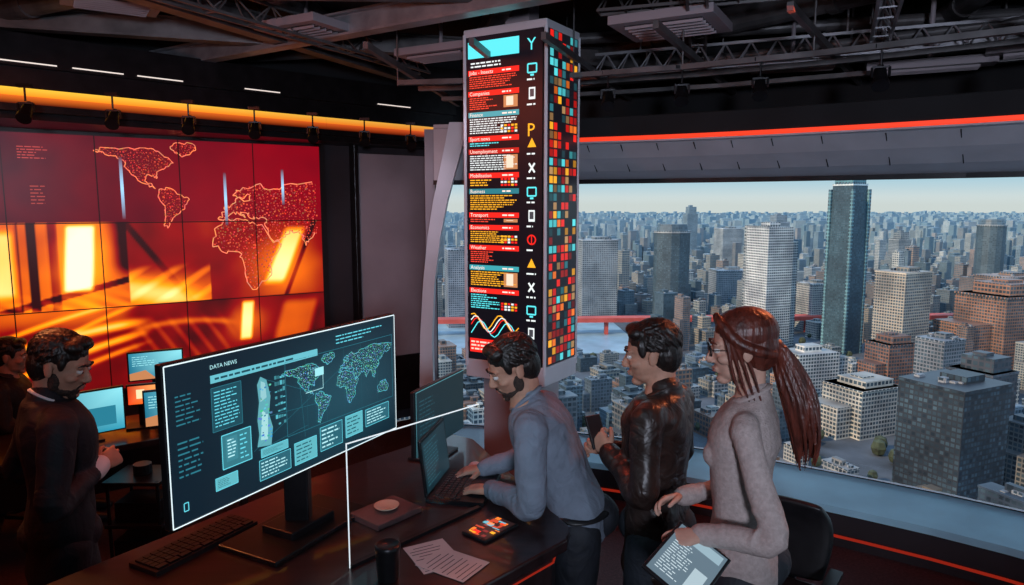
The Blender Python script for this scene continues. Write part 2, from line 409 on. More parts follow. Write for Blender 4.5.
for a, c in zip(cp[:-1], cp[1:]):
    cv = Canvas(a, c - a, Z); L = (c - a).length; m = 8
    cv.O = cv.O - cv.N * .045
    f0 = (a - cp[0]).length / 6.1; f1 = (c - cp[0]).length / 6.1
    for i in range(m):
        g0_ = .50 - .36 * (f0 + (f1 - f0) * i / m); g1_ = .50 - .36 * (f0 + (f1 - f0) * (i + 1) / m)
        k0 = 1 - .45 * (f0 + (f1 - f0) * i / m)
        cv.rect(L * i / m, 2.84, L * (i + 1) / m, 2.89, None, 1, [(k0, g0_ * .7, .01), (k0, g1_ * .7, .01), (k0, g1_ + .12, .04), (k0, g0_ + .12, .04)])
        cv.rect(L * i / m, 2.79, L * (i + 1) / m, 2.84, None, 1, [(.06, .004, .0), (.06, .004, .0), (.8 * k0, g1_ * .35, .01), (.8 * k0, g0_ * .35, .01)])
    cv.build('led_band', M_scr_led, cove)
    cv = Canvas(a, c - a, Z); cv.O = cv.O + cv.N * .01
    for i in range(3):
        if f0 < .55 or i == 1: cv.rect(L * (i / 3 + .02), 3.037, L * (i / 3 + .28), 3.045, (.7, .6, .55), 1)
    cv.build('led_line', M_scr_led, cove)

# ------------------------------------------------------------------ ceiling services
def beamI(name, p, q, h=.13, w=.10, mat=M_beam):
    b = MB(); p = V(p); q = V(q)
    b.bar(p, q, .02, h); b.bar(p + Z * h / 2, q + Z * h / 2, w, .014); b.bar(p - Z * h / 2, q - Z * h / 2, w, .014)
    for tt in (.05, .35, .65, .95):
        c = p.lerp(q, tt); b.cyl(c, (c.x, c.y, 3.52), .008, n=8)
    return b.build(name, mat)
def truss(name, p, q, h=.14, mat=M_beam2, n=14):
    p = V(p); q = V(q); b = MB(); t_ = (q - p); s_ = t_.cross(Z).normalized() * .05
    for sg in (-1, 1):
        b.bar(p + s_ * sg, q + s_ * sg, .016, .016)
    b.bar(p + Z * h, q + Z * h, .018, .018)
    for i in range(n):
        a = p + t_ * i / n; c = p + t_ * (i + .5) / n + Z * h; d = p + t_ * (i + 1) / n
        for sg in (-1, 1): b.bar(a + s_ * sg, c, .008, .008); b.bar(c, d + s_ * sg, .008, .008)
        b.bar(a - s_, a + s_, .008, .008)
    for tt in (.1, .5, .9):
        c = p + t_ * tt; b.cyl((c.x, c.y, c.z + h), (c.x, c.y, 3.52), .006, n=6)
    b.build(name, mat)
beamI('ceiling_beam', (-3.4, 6.1, 3.28), (1.3, 3.1, 3.28), mat=M_beam2)
beamI('ceiling_beam', (-.4, 6.4, 3.15), (3.7, 4.0, 3.15), h=.09, mat=M_beam2)
beamI('ceiling_beam', (-4.5, 4.2, 3.33), (2.5, 6.4, 3.33))
beamI('ceiling_beam', (-4.4, 2.6, 3.3), (2.0, 2.9, 3.3))
beamI('ceiling_beam', (-3.0, 1.6, 3.3), (-.9, 6.4, 3.3))
beamI('ceiling_beam', (3.0, 2.0, 3.3), (3.3, 5.0, 3.3))
beamI('ceiling_beam', (.3, 2.0, 3.36), (-.4, 6.6, 3.36))
truss('ceiling_truss', (1.3, 2.4, 3.12), (2.6, 5.2, 3.12)); truss('ceiling_truss', (2.2, 2.2, 3.1), (3.4, 4.6, 3.1)); truss('ceiling_truss', (-2.6, 2.2, 3.2), (-.7, 5.8, 3.2), mat=M_beam)
truss('ceiling_truss', (.75, 3.0, 3.2), (1.5, 5.8, 3.2), mat=M_beam); truss('ceiling_truss', (-3.9, 3.4, 3.15), (-.2, 3.3, 3.25), mat=M_beam)
truss('ceiling_truss', (.6, 5.2, 3.08), (3.6, 3.9, 3.08), mat=M_beam2, n=20); truss('ceiling_truss', (.5, 4.2, 3.25), (3.4, 3.2, 3.25), mat=M_beam, n=20)
b = MB()
for p, q, r in (((-4, 5, 3.38), (1, 2.6, 3.38), .07), ((.5, 6.2, 3.4), (3.4, 2.6, 3.4), .09), ((-3.4, 3.0, 3.4), (4, 4.4, 3.4), .05), ((-2.5, 6.0, 3.35), (3.3, 4.6, 3.35), .04), ((-3.8, 3.9, 3.3), (.2, 4.1, 3.3), .03), ((-1.6, 2.2, 3.42), (-1.2, 6.4, 3.42), .08), ((.6, 2.4, 3.3), (3.6, 3.4, 3.3), .035), ((1.0, 5.6, 3.2), (3.6, 3.7, 3.2), .03), ((.4, 5.9, 3.12), (3.9, 3.9, 3.12), .022), ((2.4, 2.6, 3.38), (2.9, 5.0, 3.38), .07)):
    b.cyl(p, q, r, n=16)
    for tt in (.2, .5, .8):
        c = V(p).lerp(V(q), tt); b.cyl(c, (c.x, c.y, 3.52), .006, n=6); dq = (V(q) - V(p)).normalized(); b.cyl(c - dq * .03, c + dq * .03, r * 1.15, n=16)
b.build('ceiling_duct_pipes', M_beam, smooth=False)
b = MB()
for i in range(0, 24, 3):
    if i + 3 < len(WP):
        b.bar(WP[i] + WN[i] * .9 + Z * 2.95, WP[i + 3] + WN[i + 3] * .9 + Z * 2.95, .04, .03)
        b.bar(WP[i] + WN[i] * .4 + Z * 2.99, WP[i + 3] + WN[i + 3] * .4 + Z * 2.99, .03, .03)
        b.bar(WP[i] - WN[i] * .3 + Z * 3.02, WP[i + 3] - WN[i + 3] * .3 + Z * 3.02, .06, .03)
        c = WP[i] + WN[i] * .9; b.cyl((c.x, c.y, 2.93), (c.x, c.y, 3.52), .006, n=6)
        b.bar(WP[i] + WN[i] * 1.5 + Z * 3.06, WP[i] - WN[i] * .9 + Z * 3.06, .03, .04)
b.build('ceiling_light_track', M_beam)
def cassette(x, y, z, rz, sx=.55, sy=.55):
    b = MB(); b.box((x, y, z), (sx, sy, .05), rz)
    m = Matrix.Rotation(rz, 3, 'Z')
    for i in range(6):
        o = m @ V((0, (i - 2.5) * sy * .13, 0)); b.cur = 1; b.box(V((x, y, z - .026)) + o, (sx * .75, sy * .08, .006), rz); b.cur = 0; b.box(V((x, y, z - .035)) + o, (sx * .75, sy * .02, .02), rz)
    b.cyl((x, y, z), (x, y, 3.52), .015, n=8)
    b.build('air_conditioning_vent', [M_wallgrey, M_black], bevel=.004)
cassette(.93, 4.25, 3.20, -.5, .6, .5); cassette(2.6, 4.5, 3.02, -.45, .7, .16); cassette(1.9, 4.9, 3.1, -.3, .7, .2); cassette(-.5, 5.1, 3.22, -.5, .6, .3); cassette(-2.3, 4.2, 3.32, .6, .5, .35); cassette(3.1, 4.1, 3.05, -.6, .7, .16); cassette(2.1, 3.7, 3.3, -.5, .5, .5); cassette(-1.3, 4.6, 3.26, -.5, .5, .4)
def track_spot(p, aim):
    p = V(p); d = (V(aim) - p).normalized(); b = MB()
    b.cyl(p + Z * .12, p + Z * .04, .006, n=8); b.box(p + Z * .13, (.08, .03, .02))
    s_ = d.cross(Z).normalized()
    b.bar(p + Z * .03 - s_ * .04, p + Z * .03 + s_ * .04, .01, .01)
    for q in (-1, 1): b.bar(p + Z * .03 + s_ * .04 * q, p - Z * .02 + s_ * .04 * q, .01, .01)
    b.cyl(p - d * .055 - Z * .02, p + d * .04 - Z * .02, .028, .036, 20); b.cyl(p + d * .04 - Z * .02, p + d * .068 - Z * .02, .041, .041, 20)
    b.cyl(p - d * .08 - Z * .02, p - d * .055 - Z * .02, .018, .028, 16)
    b.build('track_spotlight', M_blackmetal)
for i in range(7):
    tt = i / 6; a = V((-3.0, 4.35, 0)).lerp(V((-1.0, 6.3, 0)), tt); track_spot((a.x + .12, a.y - .1, 2.72), (a.x + .5, a.y - 1.5, 1.4))
for i in (3, 5, 7, 9, 11, 13, 15, 17):
    c = WP[i] + WN[i] * .9; track_spot((c.x, c.y, 2.82), (c.x * .7, c.y - 1.3, 1.2))

# ------------------------------------------------------------------ video wall
vw = group('video_wall')
O = V((-1.737, 6.40, .70)) - wu * 3.49
b = MB(); c = O + wu * 1.745 + Z * .985 - wn * .035
b.bar(c - wu * 1.80, c + wu * 1.80, .06, 2.06)
b.build('frame', M_black, vw)
cv = Canvas(O, wu, Z)
cw = 3.49 / 6; rh = 1.97 / 3
def ss(x, a, b_):
    t = max(0, min(1, (x - a) / (b_ - a))); return t * t * (3 - 2 * t)
def bx(x, a, b_, e=.03): return ss(x, a - e, a + e) * (1 - ss(x, b_ - e, b_ + e))
def heat(h):
    h = max(0, h)
    return (min(1, .02 + h * 1.35), min(.85, .002 + .42 * max(0, h - .14) ** 1.25), min(.55, .003 + .34 * max(0, h - .85) ** 1.5))
def vfield(u, v):
    n1 = NZ.noise(V((u * 2.2, v * 2.2, 1))); n2 = NZ.noise(V((u * 7, v * 7, 4)))
    if v > 2 * rh:
        h = .025 + .09 * ss(u, 1.0, 3.3) + .03 * n1 + .015 * n2; c = heat(h); return (c[0], c[1] * .3, c[2] + .003)
    if v > rh:
        if u < 1.92:
            h = .38 + .20 * n1 + .08 * n2
            h += 1.5 * bx(u - .08 * (v - 1.0), 1.50, 1.68, .02) * bx(v, .80, 1.29, .02)
            h += .55 * math.exp(-((u - 1.6) ** 2 / .04 + (v - 1.05) ** 2 / .08))
            h += 1.0 * bx(u, .95, 1.18, .03) * bx(v, .78, 1.25, .04)
            h -= .55 * bx(u, 1.27, 1.33, .008) + .35 * bx(u, 1.40, 1.46, .01) + .3 * bx(u, 1.205, 1.22, .004)
            h -= .45 * bx(v - .25 * (u - 1.5), .74, .79, .006)
            h -= .45 * ss(u, 1.74, 1.90) * ss(v, .85, 1.0)
            fl_ = max(0, .80 - v) * 6; h += fl_ * .25 * (1 + math.sin((u * 1.2 + v * 2.5) * 26)) * .8
            return heat(h)
        h = .14 + .08 * n1 + .04 * n2
        if u < 2.52:
            h += .95 * math.exp(-((v - .80 + .25 * (u - 1.9)) ** 2) / .010) * (1 - ss(u, 2.2, 2.6)) + .25 * (1 - ss(v, .7, 1.0))
            h += .3 * max(0, math.sin((u - v * 1.5) * 24)) * bx(v, .68, .95, .04)
            h -= .1 * bx(u + v * .7, 2.8, 2.86, .01)
        w_ = u - .42 * (v - .66)
        h += 1.15 * bx(w_, 2.92, 3.08, .03) * bx(v, .78, 1.24, .04) + .45 * math.exp(-((u - 3.15) ** 2 + (v - .9) ** 2) / .06)
        h -= .3 * bx(w_, 3.13, 3.17, .01)
        return heat(h)
    h = .07 + .10 * n1 + .05 * n2
    for k_, (a0, sl, wd, am) in enumerate(((.18, .35, .0006, .9), (.38, .22, .0009, 1.1), (.50, .30, .0003, .7), (.05, .4, .0004, .5), (.30, .5, .0003, .5))):
        h += am * math.exp(-((v - a0 - sl * (u - 1.15) + .12 * (u - 1.4) ** 2) ** 2) / wd) * bx(u, .7, 1.95, .15)
    h += .30 * bx(u, 1.0, 1.9, .1) * ss(v, .45, .64)
    h += .14 * max(0, math.sin(u * 48 + v * 30)) * bx(u, 1.95, 2.65, .1) * bx(v, .1, .5, .1) + .3 * math.exp(-((v - .5 + .3 * (u - 2.3) ** 2) ** 2) / .0006) * bx(u, 1.95, 2.65, .1)
    h += 1.3 * bx(u - .1 * v, 2.71, 2.80, .015) * bx(v, .30, .62, .02) + .35 * math.exp(-((u - 2.8) ** 2 + (v - .45) ** 2) / .025)
    h += .3 * bx(u - .3 * v, 2.95, 3.25, .04) * bx(v, .25, .6, .05)
    return heat(h)
cv.field(.0, .0, 3.49, 1.97, 290, 165, vfield)
def mapdraw(cv, keys, lon0, lat0, u0, v0, k, col, dots, umax=9, umin=-9, vmin=-9, step=6, w=.008, layer=5):
    for key in keys:
        P = CONT[key]
        pts = [(u0 + (a - lon0) * k, v0 + (b_ - lat0) * k) for a, b_ in rough_outline(P)]
        for p, q in zip(pts, pts[1:] + pts[:1]):
            if max(p[0], q[0]) < umax and min(p[0], q[0]) > umin and min(p[1], q[1]) > vmin: cv.line([p, q], w, [x_ * R.uniform(.5, 1) for x_ in col], layer)
        lo = min(p[0] for p in P); hi = max(p[0] for p in P); l0 = min(p[1] for p in P); l1 = max(p[1] for p in P)
        a = lo
        while a < hi:
            c_ = l0
            while c_ < l1:
                a2 = a + R.uniform(-.5, .5) * step; c2 = c_ + R.uniform(-.5, .5) * step
                if inpoly(a2, c2, P):
                    u = u0 + (a2 - lon0) * k; v = v0 + (c2 - lat0) * k
                    if umin < u < umax and v > vmin:
                        s_ = k * step * R.uniform(.08, .32); d_ = [x_ * R.uniform(.3, 1.2) for x_ in dots]
                        cv.rect(u - s_, v - s_, u + s_, v + s_, d_, layer)
                c_ += step
            a += step
mapdraw(cv, ['NA', 'SA', 'GR'], -100, 9, 2.06, 1.58, .0050, (1, .22, .10), (.6, .06, .03), step=3, w=.007)
mapdraw(cv, ['AF', 'EA'], 18, 0, 2.84, 1.02, .0085, (1, .26, .12), (.6, .07, .04), umax=3.45, step=2.6, w=.008)
for u, v0, v1 in ((1.90, 1.34, 1.82), (2.66, 1.28, 1.72), (3.14, 1.45, 1.76)):  # painted reflections of bluish lights, drawn into the panel graphics
    m = (v0 + v1) / 2
    cv.rect(u, v0, u + .022, m, None, 6, [(.1, .01, .02), (.1, .01, .02), (.3, .55, .8), (.3, .55, .8)]); cv.rect(u, m, u + .022, v1, None, 6, [(.3, .55, .8), (.3, .55, .8), (.12, .01, .02), (.12, .01, .02)])
cv.textlines(1.26, 1.78, 1.45, 1.88, 5, (.4, .05, .04), 5, seed=5, fill=.3); cv.textlines(1.32, 1.45, 1.42, 1.6, 6, (.3, .04, .03), 5, seed=6, fill=.3)
for i in range(1, 6): cv.rect(i * cw - .004, 0, i * cw + .004, 1.97, (.006, .001, .001), 7)
for j in range(1, 3): cv.rect(0, j * rh - .004, 3.49, j * rh + .004, (.006, .001, .001), 7)
cv.build('panels', M_scr_wall, vw)

# ------------------------------------------------------------------ data tower
tw = group('digital_display_tower')
A = V((-.296, 4.53, 0)); B = V((.2, 4.23, 0)); Cc = V((.423, 4.59, 0)); Dd = A + Cc - B
ctr = (A + Cc) / 2
def inset(p, f): return ctr + (p - ctr) * f
b = MB()
b.prism([tuple(inset(p, .985)[:2]) for p in (A, B, Cc, Dd)], 1.13, 3.2)
b.build('core', M_black, tw, bevel=.004)
b = MB()
b.prism([tuple(inset(p, 1.02)[:2]) for p in (A, B, Cc, Dd)], 1.03, 1.15)
b.prism([tuple(inset(p, 1.02)[:2]) for p in (A, B, Cc, Dd)], 3.18, 3.23)
for p in (B, Cc, A): b.bar(inset(p, 1.0) + Z * 1.1, inset(p, 1.0) + Z * 3.2, .022, .022)
b.build('frame', M_white, tw, bevel=.006)
b = MB(); b.prism([tuple(inset(p, .7)[:2]) for p in (A, B, Cc, Dd)], 0, 1.05); b.prism([tuple(inset(p, .3)[:2]) for p in (A, B, Cc, Dd)], 3.2, 3.52)
b.build('pillar', M_wallgrey, tw, bevel=.006)
cv = Canvas(A + Z * 1.16, B - A, Z); WL = (B - A).length - .02; HT = 2.02
cv.rect(.015, 0, WL, HT, (.003, .003, .006), 5)
RD = (.85, .018, .012); CY = (.10, .72, .78); WH = (.75, .8, .8); YE = (.95, .42, .02)
cv.rect(.03, HT - .13, .40, HT - .03, CY, 6); cv.textlines(.05, HT - .19, .38, HT - .15, 2, WH, 6, seed=3)
y = HT - .20; i = 0
cols = [RD, RD, (.04, .32, .37), RD, (.5, .015, .01), RD, (.02, .18, .22), RD]
titles = ['Jobs - Insects', 'Companies', 'Finance', 'Sport news', 'Unemployment', 'Mobilisation', 'Business', 'Transport', 'Economics', 'Weather', 'Analysis', 'Elections', 'Budget', 'Markets', 'Culture', 'Science']
while y > .32:
    hh = R.choice([.07, .09, .12, .14]); c_ = cols[i % len(cols)]
    cv.rect(.03, y - .032, .40, y, c_, 6); cv.text(titles[i % 16], .04, y - .027, .033, (.95, .75, .65), 7); cv.textlines(.28, y - .026, .39, y - .006, 1, (.95, .75, .65), 7, seed=200 + i)
    cv.textlines(.04, y - hh + .006, .26 if i % 2 else .39, y - .037, max(2, int((hh - .035) / .014)), R.choice([WH, (.9, .06, .03), (.9, .06, .03), YE, CY]), 6, seed=20 + i)
    if i % 3 == 1: cv.rect(.29, y - hh + .010, .39, y - .04, (.5, .2, .08), 6); cv.rect(.31, y - hh + .02, .36, y - .047, (.8, .65, .5), 7)
    if i % 3 == 2:
        for a_ in range(5):
            for b2 in range(3): cv.rect(.27 + a_ * .025, y - hh + .008 + b2 * .018, .288 + a_ * .025, y - hh + .020 + b2 * .018, R.choice([YE, RD, WH]), 7)
    y -= hh + .008; i += 1
for c_, off in ((RD, 0), (YE, .025), (CY, -.02), (WH, .01)):
    cv.line([(.04 + .36 * j / 14, .22 + off + .05 * math.sin(j * .8 + off * 40)) for j in range(15)], .007, c_, 7)
cv.rect(.03, .04, .40, .13, RD, 6); cv.textlines(.04, .05, .38, .12, 3, (1, .6, .5), 7, seed=9)
cv.poly([(.16, .02), (.34, .16), (.40, .16), (.24, .02)], CY, 8); cv.poly([(.30, .02), (.40, .10), (.40, .05), (.36, .02)], WH, 8)
cv.text('Y', .455, HT - .12, .10, CY, 7); cv.text('P', .455, HT - .62, .11, YE, 7)
for j in range(12):
    yy = HT - .25 - j * .145
    if j in (2,): continue
    kind = j % 5; c_ = [CY, WH, RD, YE, WH][j % 5]; cx = .49
    if kind == 0: cv.line([(cx - .03, yy), (cx + .03, yy), (cx + .03, yy + .05), (cx - .03, yy + .05)], .009, c_, 7, True); cv.rect(cx - .012, yy - .02, cx + .012, yy - .008, c_, 7)
    elif kind == 1: cv.rect(cx - .022, yy - .01, cx + .022, yy + .06, c_, 7); cv.rect(cx - .014, yy + .005, cx + .014, yy + .05, (.05, .05, .06), 8)
    elif kind == 2: cv.line([(cx + .028 * math.cos(a_), yy + .025 + .028 * math.sin(a_)) for a_ in [k_ * PI / 6 for k_ in range(12)]], .009, c_, 7, True); cv.line([(cx, yy), (cx, yy + .05)], .007, c_, 7)
    elif kind == 3: cv.poly([(cx - .03, yy), (cx + .03, yy), (cx, yy + .055)], c_, 7)
    else: cv.line([(cx - .02, yy - .005), (cx + .02, yy + .05)], .012, c_, 7); cv.line([(cx + .02, yy - .005), (cx - .02, yy + .05)], .012, c_, 7)
    cv.textlines(cx - .035, yy - .05, cx + .04, yy - .028, 1, WH, 7, seed=60 + j)
cv.build('news_face', M_scr_col, tw)
cv = Canvas(B + Z * 1.16, Cc - B, Z); WR = (Cc - B).length
cv.rect(.015, 0, WR - .015, HT, (.005, .005, .008), 5)
nx = 7; dx = (WR - .06) / nx; ny = 38; dy = HT / ny
for i in range(nx):
    for j in range(ny):
        if R.random() < .74:
            c_ = R.choice([RD, (.5, .015, .01), (.9, .18, .02), YE, (.03, .18, .22), (.3, .01, .01), CY, (.45, .25, .1), (.02, .08, .1), RD])
            k_ = R.uniform(.25, .9); c_ = [q * k_ for q in c_]
            cv.rect(.03 + i * dx + .006, j * dy + .006, .03 + (i + 1) * dx - .004, (j + 1) * dy - .004, c_, 6)
cv.build('mosaic_face', M_scr_col, tw)

# ------------------------------------------------------------------ city
HG = -150.0 + H
cityG = group('cityscape')
cityM, t, bs = nt('city_facade')
at = t.nodes.new('ShaderNodeAttribute'); at.attribute_name = 'Col'
uv = t.nodes.new('ShaderNodeUVMap'); uv.uv_map = 'UVMap'
sp = t.nodes.new('ShaderNodeSeparateXYZ'); t.links.new(uv.outputs[0], sp.inputs[0])
def mnode(op, a, bval=None, blink=None):
    n_ = t.nodes.new('ShaderNodeMath'); n_.operation = op; t.links.new(a, n_.inputs[0])
    if blink is not None: t.links.new(blink, n_.inputs[1])
    elif bval is not None: n_.inputs[1].default_value = bval
    return n_.outputs[0]
fu = mnode('FRACT', mnode('MULTIPLY', sp.outputs[0], 1 / 3.4)); fv = mnode('FRACT', mnode('MULTIPLY', sp.outputs[1], 1 / 3.6))
mu = mnode('GREATER_THAN', fu, .26); mv = mnode('GREATER_THAN', fv, .36); mask = mnode('MULTIPLY', mu, blink=mv)
wnz = t.nodes.new('ShaderNodeTexWhiteNoise'); wnz.noise_dimensions = '2D'
sn = t.nodes.new('ShaderNodeVectorMath'); sn.operation = 'SNAP'; sn.inputs[1].default_value = (3.4, 3.6, 1); t.links.new(uv.outputs[0], sn.inputs[0]); t.links.new(sn.outputs[0], wnz.inputs['Vector'])
wr = t.nodes.new('ShaderNodeValToRGB'); t.links.new(wnz.outputs['Value'], wr.inputs[0])
wr.color_ramp.elements[0].color = (.006, .014, .025, 1); wr.color_ramp.elements[1].color = (.06, .10, .13, 1)
mx = t.nodes.new('ShaderNodeMix'); mx.data_type = 'RGBA'; t.links.new(mask, mx.inputs['Factor']); t.links.new(at.outputs['Color'], mx.inputs['A']); t.links.new(wr.outputs[0], mx.inputs['B'])
tcw = t.nodes.new('ShaderNodeTexCoord'); nw = t.nodes.new('ShaderNodeTexNoise'); nw.inputs['Scale'].default_value = .05; nw.inputs['Detail'].default_value = 4; t.links.new(tcw.outputs['Object'], nw.inputs['Vector'])
rw = t.nodes.new('ShaderNodeValToRGB'); rw.color_ramp.elements[0].position = .35; rw.color_ramp.elements[0].color = (.5, .5, .53, 1); rw.color_ramp.elements[1].position = .65; rw.color_ramp.elements[1].color = (1, 1, 1, 1); t.links.new(nw.outputs[0], rw.inputs[0])
mm_ = t.nodes.new('ShaderNodeMix'); mm_.data_type = 'RGBA'; mm_.blend_type = 'MULTIPLY'; mm_.inputs['Factor'].default_value = 1; t.links.new(mx.outputs['Result'], mm_.inputs['A']); t.links.new(rw.outputs[0], mm_.inputs['B'])
mx2 = t.nodes.new('ShaderNodeMix'); mx2.data_type = 'RGBA'; t.links.new(at.outputs['Alpha'], mx2.inputs['Factor']); t.links.new(mm_.outputs['Result'], mx2.inputs['A']); mx2.inputs['B'].default_value = (.20, .33, .42, 1)  # distance haze painted in: vertex alpha blends the base colour to pale blue
t.links.new(mx2.outputs['Result'], bs.inputs['Base Color']); bs.inputs['Roughness'].default_value = .5

class City:
    def __init__(s): s.v = []; s.f = []; s.uv = []; s.c = []
    def tower(s, fp, z0, z1, col, haze, top=1.0, us=1.0, cap=True):
        n = len(fp); cx = sum(p[0] for p in fp) / n; cy = sum(p[1] for p in fp) / n; o = len(s.v)
        s.v += [(x, y, HG + z0) for x, y in fp] + [(cx + (x - cx) * top, cy + (y - cy) * top, HG + z1) for x, y in fp]
        run = 0
        for i in range(n):
            j = (i + 1) % n; l = math.dist(fp[i], fp[j])
            s.f.append((o + i, o + j, o + n + j, o + n + i)); s.uv += [(run * us, z0 * us), ((run + l) * us, z0 * us), ((run + l) * us, z1 * us), (run * us, z1 * us)]
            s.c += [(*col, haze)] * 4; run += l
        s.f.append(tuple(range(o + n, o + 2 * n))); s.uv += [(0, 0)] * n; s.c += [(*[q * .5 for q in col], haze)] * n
    def box(s, x, y, w_, d_, z0, z1, ang, col, haze, top=1.0, us=1.0):
        ca = math.cos(ang); sa = math.sin(ang)
        fp = [(x + a * ca - b_ * sa, y + a * sa + b_ * ca) for a, b_ in ((-w_ / 2, -d_ / 2), (w_ / 2, -d_ / 2), (w_ / 2, d_ / 2), (-w_ / 2, d_ / 2))]
        s.tower(fp, z0, z1, col, haze, top, us)
    def build(s, name, parent=None):
        me = bpy.data.meshes.new(name); me.from_pydata(s.v, [], s.f); me.materials.append(cityM)
        u = me.uv_layers.new(name='UVMap'); u.data.foreach_set('uv', [q for p in s.uv for q in p])
        a = me.color_attributes.new('Col', 'FLOAT_COLOR', 'CORNER'); a.data.foreach_set('color', [q for p in s.c for q in p])
        me.update(); o = bpy.data.objects.new(name, me); COL.objects.link(o); o.parent = parent; return o
def hz(D): return .93 * (1 - math.exp(-max(0, D - 350) / 3000))  # amount of painted haze by distance
pal = [(.50, .44, .36), (.22, .28, .34), (.70, .66, .58), (.32, .17, .11), (.05, .07, .10), (.40, .31, .22), (.60, .56, .50), (.13, .17, .22), (.42, .23, .14), (.08, .13, .17), (.42, .41, .40)]
marks = [
 (204, 905, 46, 40, 126, (.03, .045, .06), .3, 'round'), (275, 760, 46, 34, 127, (.80, .79, .76), .35, 'slab'),
 (338, 720, 27, 27, 178, (.02, .06, .085), .5, 'taper'), (111, 936, 48, 36, 104, (.38, .38, .38), .2, 'grid'),
 (352, 640, 36, 30, 90, (.44, .36, .28), .45, 'grid'), (446, 640, 62, 50, 84, (.36, .16, .09), .3, 'step'),
 (226, 365, 38, 34, 60, (.025, .03, .04), .45, 'grid'), (272, 412, 24, 26, 66, (.06, .06, .075), .45, 'step'),
 (754, 1114, 40, 40, 128, (.05, .07, .09), .2, 'round'), (304, 989, 44, 36, 59, (.30, .30, .32), .1, 'grid'),
 (363, 847, 28, 28, 56, (.45, .43, .39), .3, 'grid'), (234, 557, 54, 26, 36, (.62, .59, .55), .3, 'slab'),
 (233, 470, 36, 32, 38, (.52, .48, .42), .4, 'step'), (305, 505, 22, 22, 55, (.22, .22, .24), .4, 'grid'),
 (715, 1300, 26, 26, 104, (.3, .3, .3), .2, 'step'), (560, 800, 50, 40, 70, (.4, .22, .14), .3, 'grid'),
 (-62, 880, 40, 40, 95, (.3, .3, .33), .2, 'grid'), (640, 1700, 40, 40, 130, (.3, .33, .38), .2, 'step'), (460, 1500, 45, 40, 100, (.45, .45, .45), .2, 'grid'),
 (480, 1900, 30, 30, 150, (.2, .26, .32), .2, 'step'), (395, 1150, 36, 36, 70, (.55, .50, .42), .3, 'grid'), (160, 1400, 45, 40, 80, (.45, .45, .45), .3, 'grid'), (300, 560, 26, 24, 50, (.30, .13, .08), .3, 'step')]
for (x, D, w_, d_, h, col, ang, st) in marks:
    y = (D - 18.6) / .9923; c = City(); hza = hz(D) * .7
    if st == 'round':
        fp = [(x + w_ / 2 * math.cos(a), y + d_ / 2 * math.sin(a)) for a in [2 * PI * k / 14 for k in range(14)]]
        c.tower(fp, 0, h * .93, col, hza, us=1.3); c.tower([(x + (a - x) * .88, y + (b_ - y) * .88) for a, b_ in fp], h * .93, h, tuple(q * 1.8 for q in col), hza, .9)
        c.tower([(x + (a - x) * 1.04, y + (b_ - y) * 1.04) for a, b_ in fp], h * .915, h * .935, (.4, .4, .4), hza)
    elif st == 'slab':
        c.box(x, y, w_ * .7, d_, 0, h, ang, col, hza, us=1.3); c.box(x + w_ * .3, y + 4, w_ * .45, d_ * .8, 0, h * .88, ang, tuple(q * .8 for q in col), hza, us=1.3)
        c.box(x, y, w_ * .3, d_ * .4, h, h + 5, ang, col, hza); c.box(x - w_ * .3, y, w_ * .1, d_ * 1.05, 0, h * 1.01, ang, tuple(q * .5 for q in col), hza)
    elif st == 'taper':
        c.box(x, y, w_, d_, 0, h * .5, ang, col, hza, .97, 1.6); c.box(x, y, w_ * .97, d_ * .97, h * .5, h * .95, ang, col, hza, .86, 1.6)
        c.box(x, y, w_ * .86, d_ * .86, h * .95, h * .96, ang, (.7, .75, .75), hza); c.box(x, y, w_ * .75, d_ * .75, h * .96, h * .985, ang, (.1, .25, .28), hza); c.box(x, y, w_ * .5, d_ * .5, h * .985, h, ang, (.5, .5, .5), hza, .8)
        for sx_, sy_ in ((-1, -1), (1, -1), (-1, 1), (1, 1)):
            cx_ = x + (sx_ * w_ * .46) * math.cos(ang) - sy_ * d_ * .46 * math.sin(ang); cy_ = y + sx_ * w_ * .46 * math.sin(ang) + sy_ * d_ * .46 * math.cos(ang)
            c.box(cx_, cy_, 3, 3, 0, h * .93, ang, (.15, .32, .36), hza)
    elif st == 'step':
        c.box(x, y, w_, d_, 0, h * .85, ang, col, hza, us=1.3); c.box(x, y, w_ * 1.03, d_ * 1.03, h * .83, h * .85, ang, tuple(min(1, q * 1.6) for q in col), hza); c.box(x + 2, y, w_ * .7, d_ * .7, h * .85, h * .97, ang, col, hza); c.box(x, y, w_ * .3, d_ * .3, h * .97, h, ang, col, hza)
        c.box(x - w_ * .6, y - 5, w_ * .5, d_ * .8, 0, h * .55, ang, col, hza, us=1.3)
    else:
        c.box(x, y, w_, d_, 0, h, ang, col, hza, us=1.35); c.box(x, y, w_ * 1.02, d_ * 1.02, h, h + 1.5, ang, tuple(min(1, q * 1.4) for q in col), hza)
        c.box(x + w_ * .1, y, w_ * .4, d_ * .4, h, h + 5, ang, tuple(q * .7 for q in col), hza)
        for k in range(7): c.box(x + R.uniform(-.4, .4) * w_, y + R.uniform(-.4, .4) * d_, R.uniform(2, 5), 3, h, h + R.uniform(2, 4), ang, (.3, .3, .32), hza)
    c.build('skyscraper')
c = City(); cell = 33; ang = .38; ca, sa = math.cos(ang), math.sin(ang)
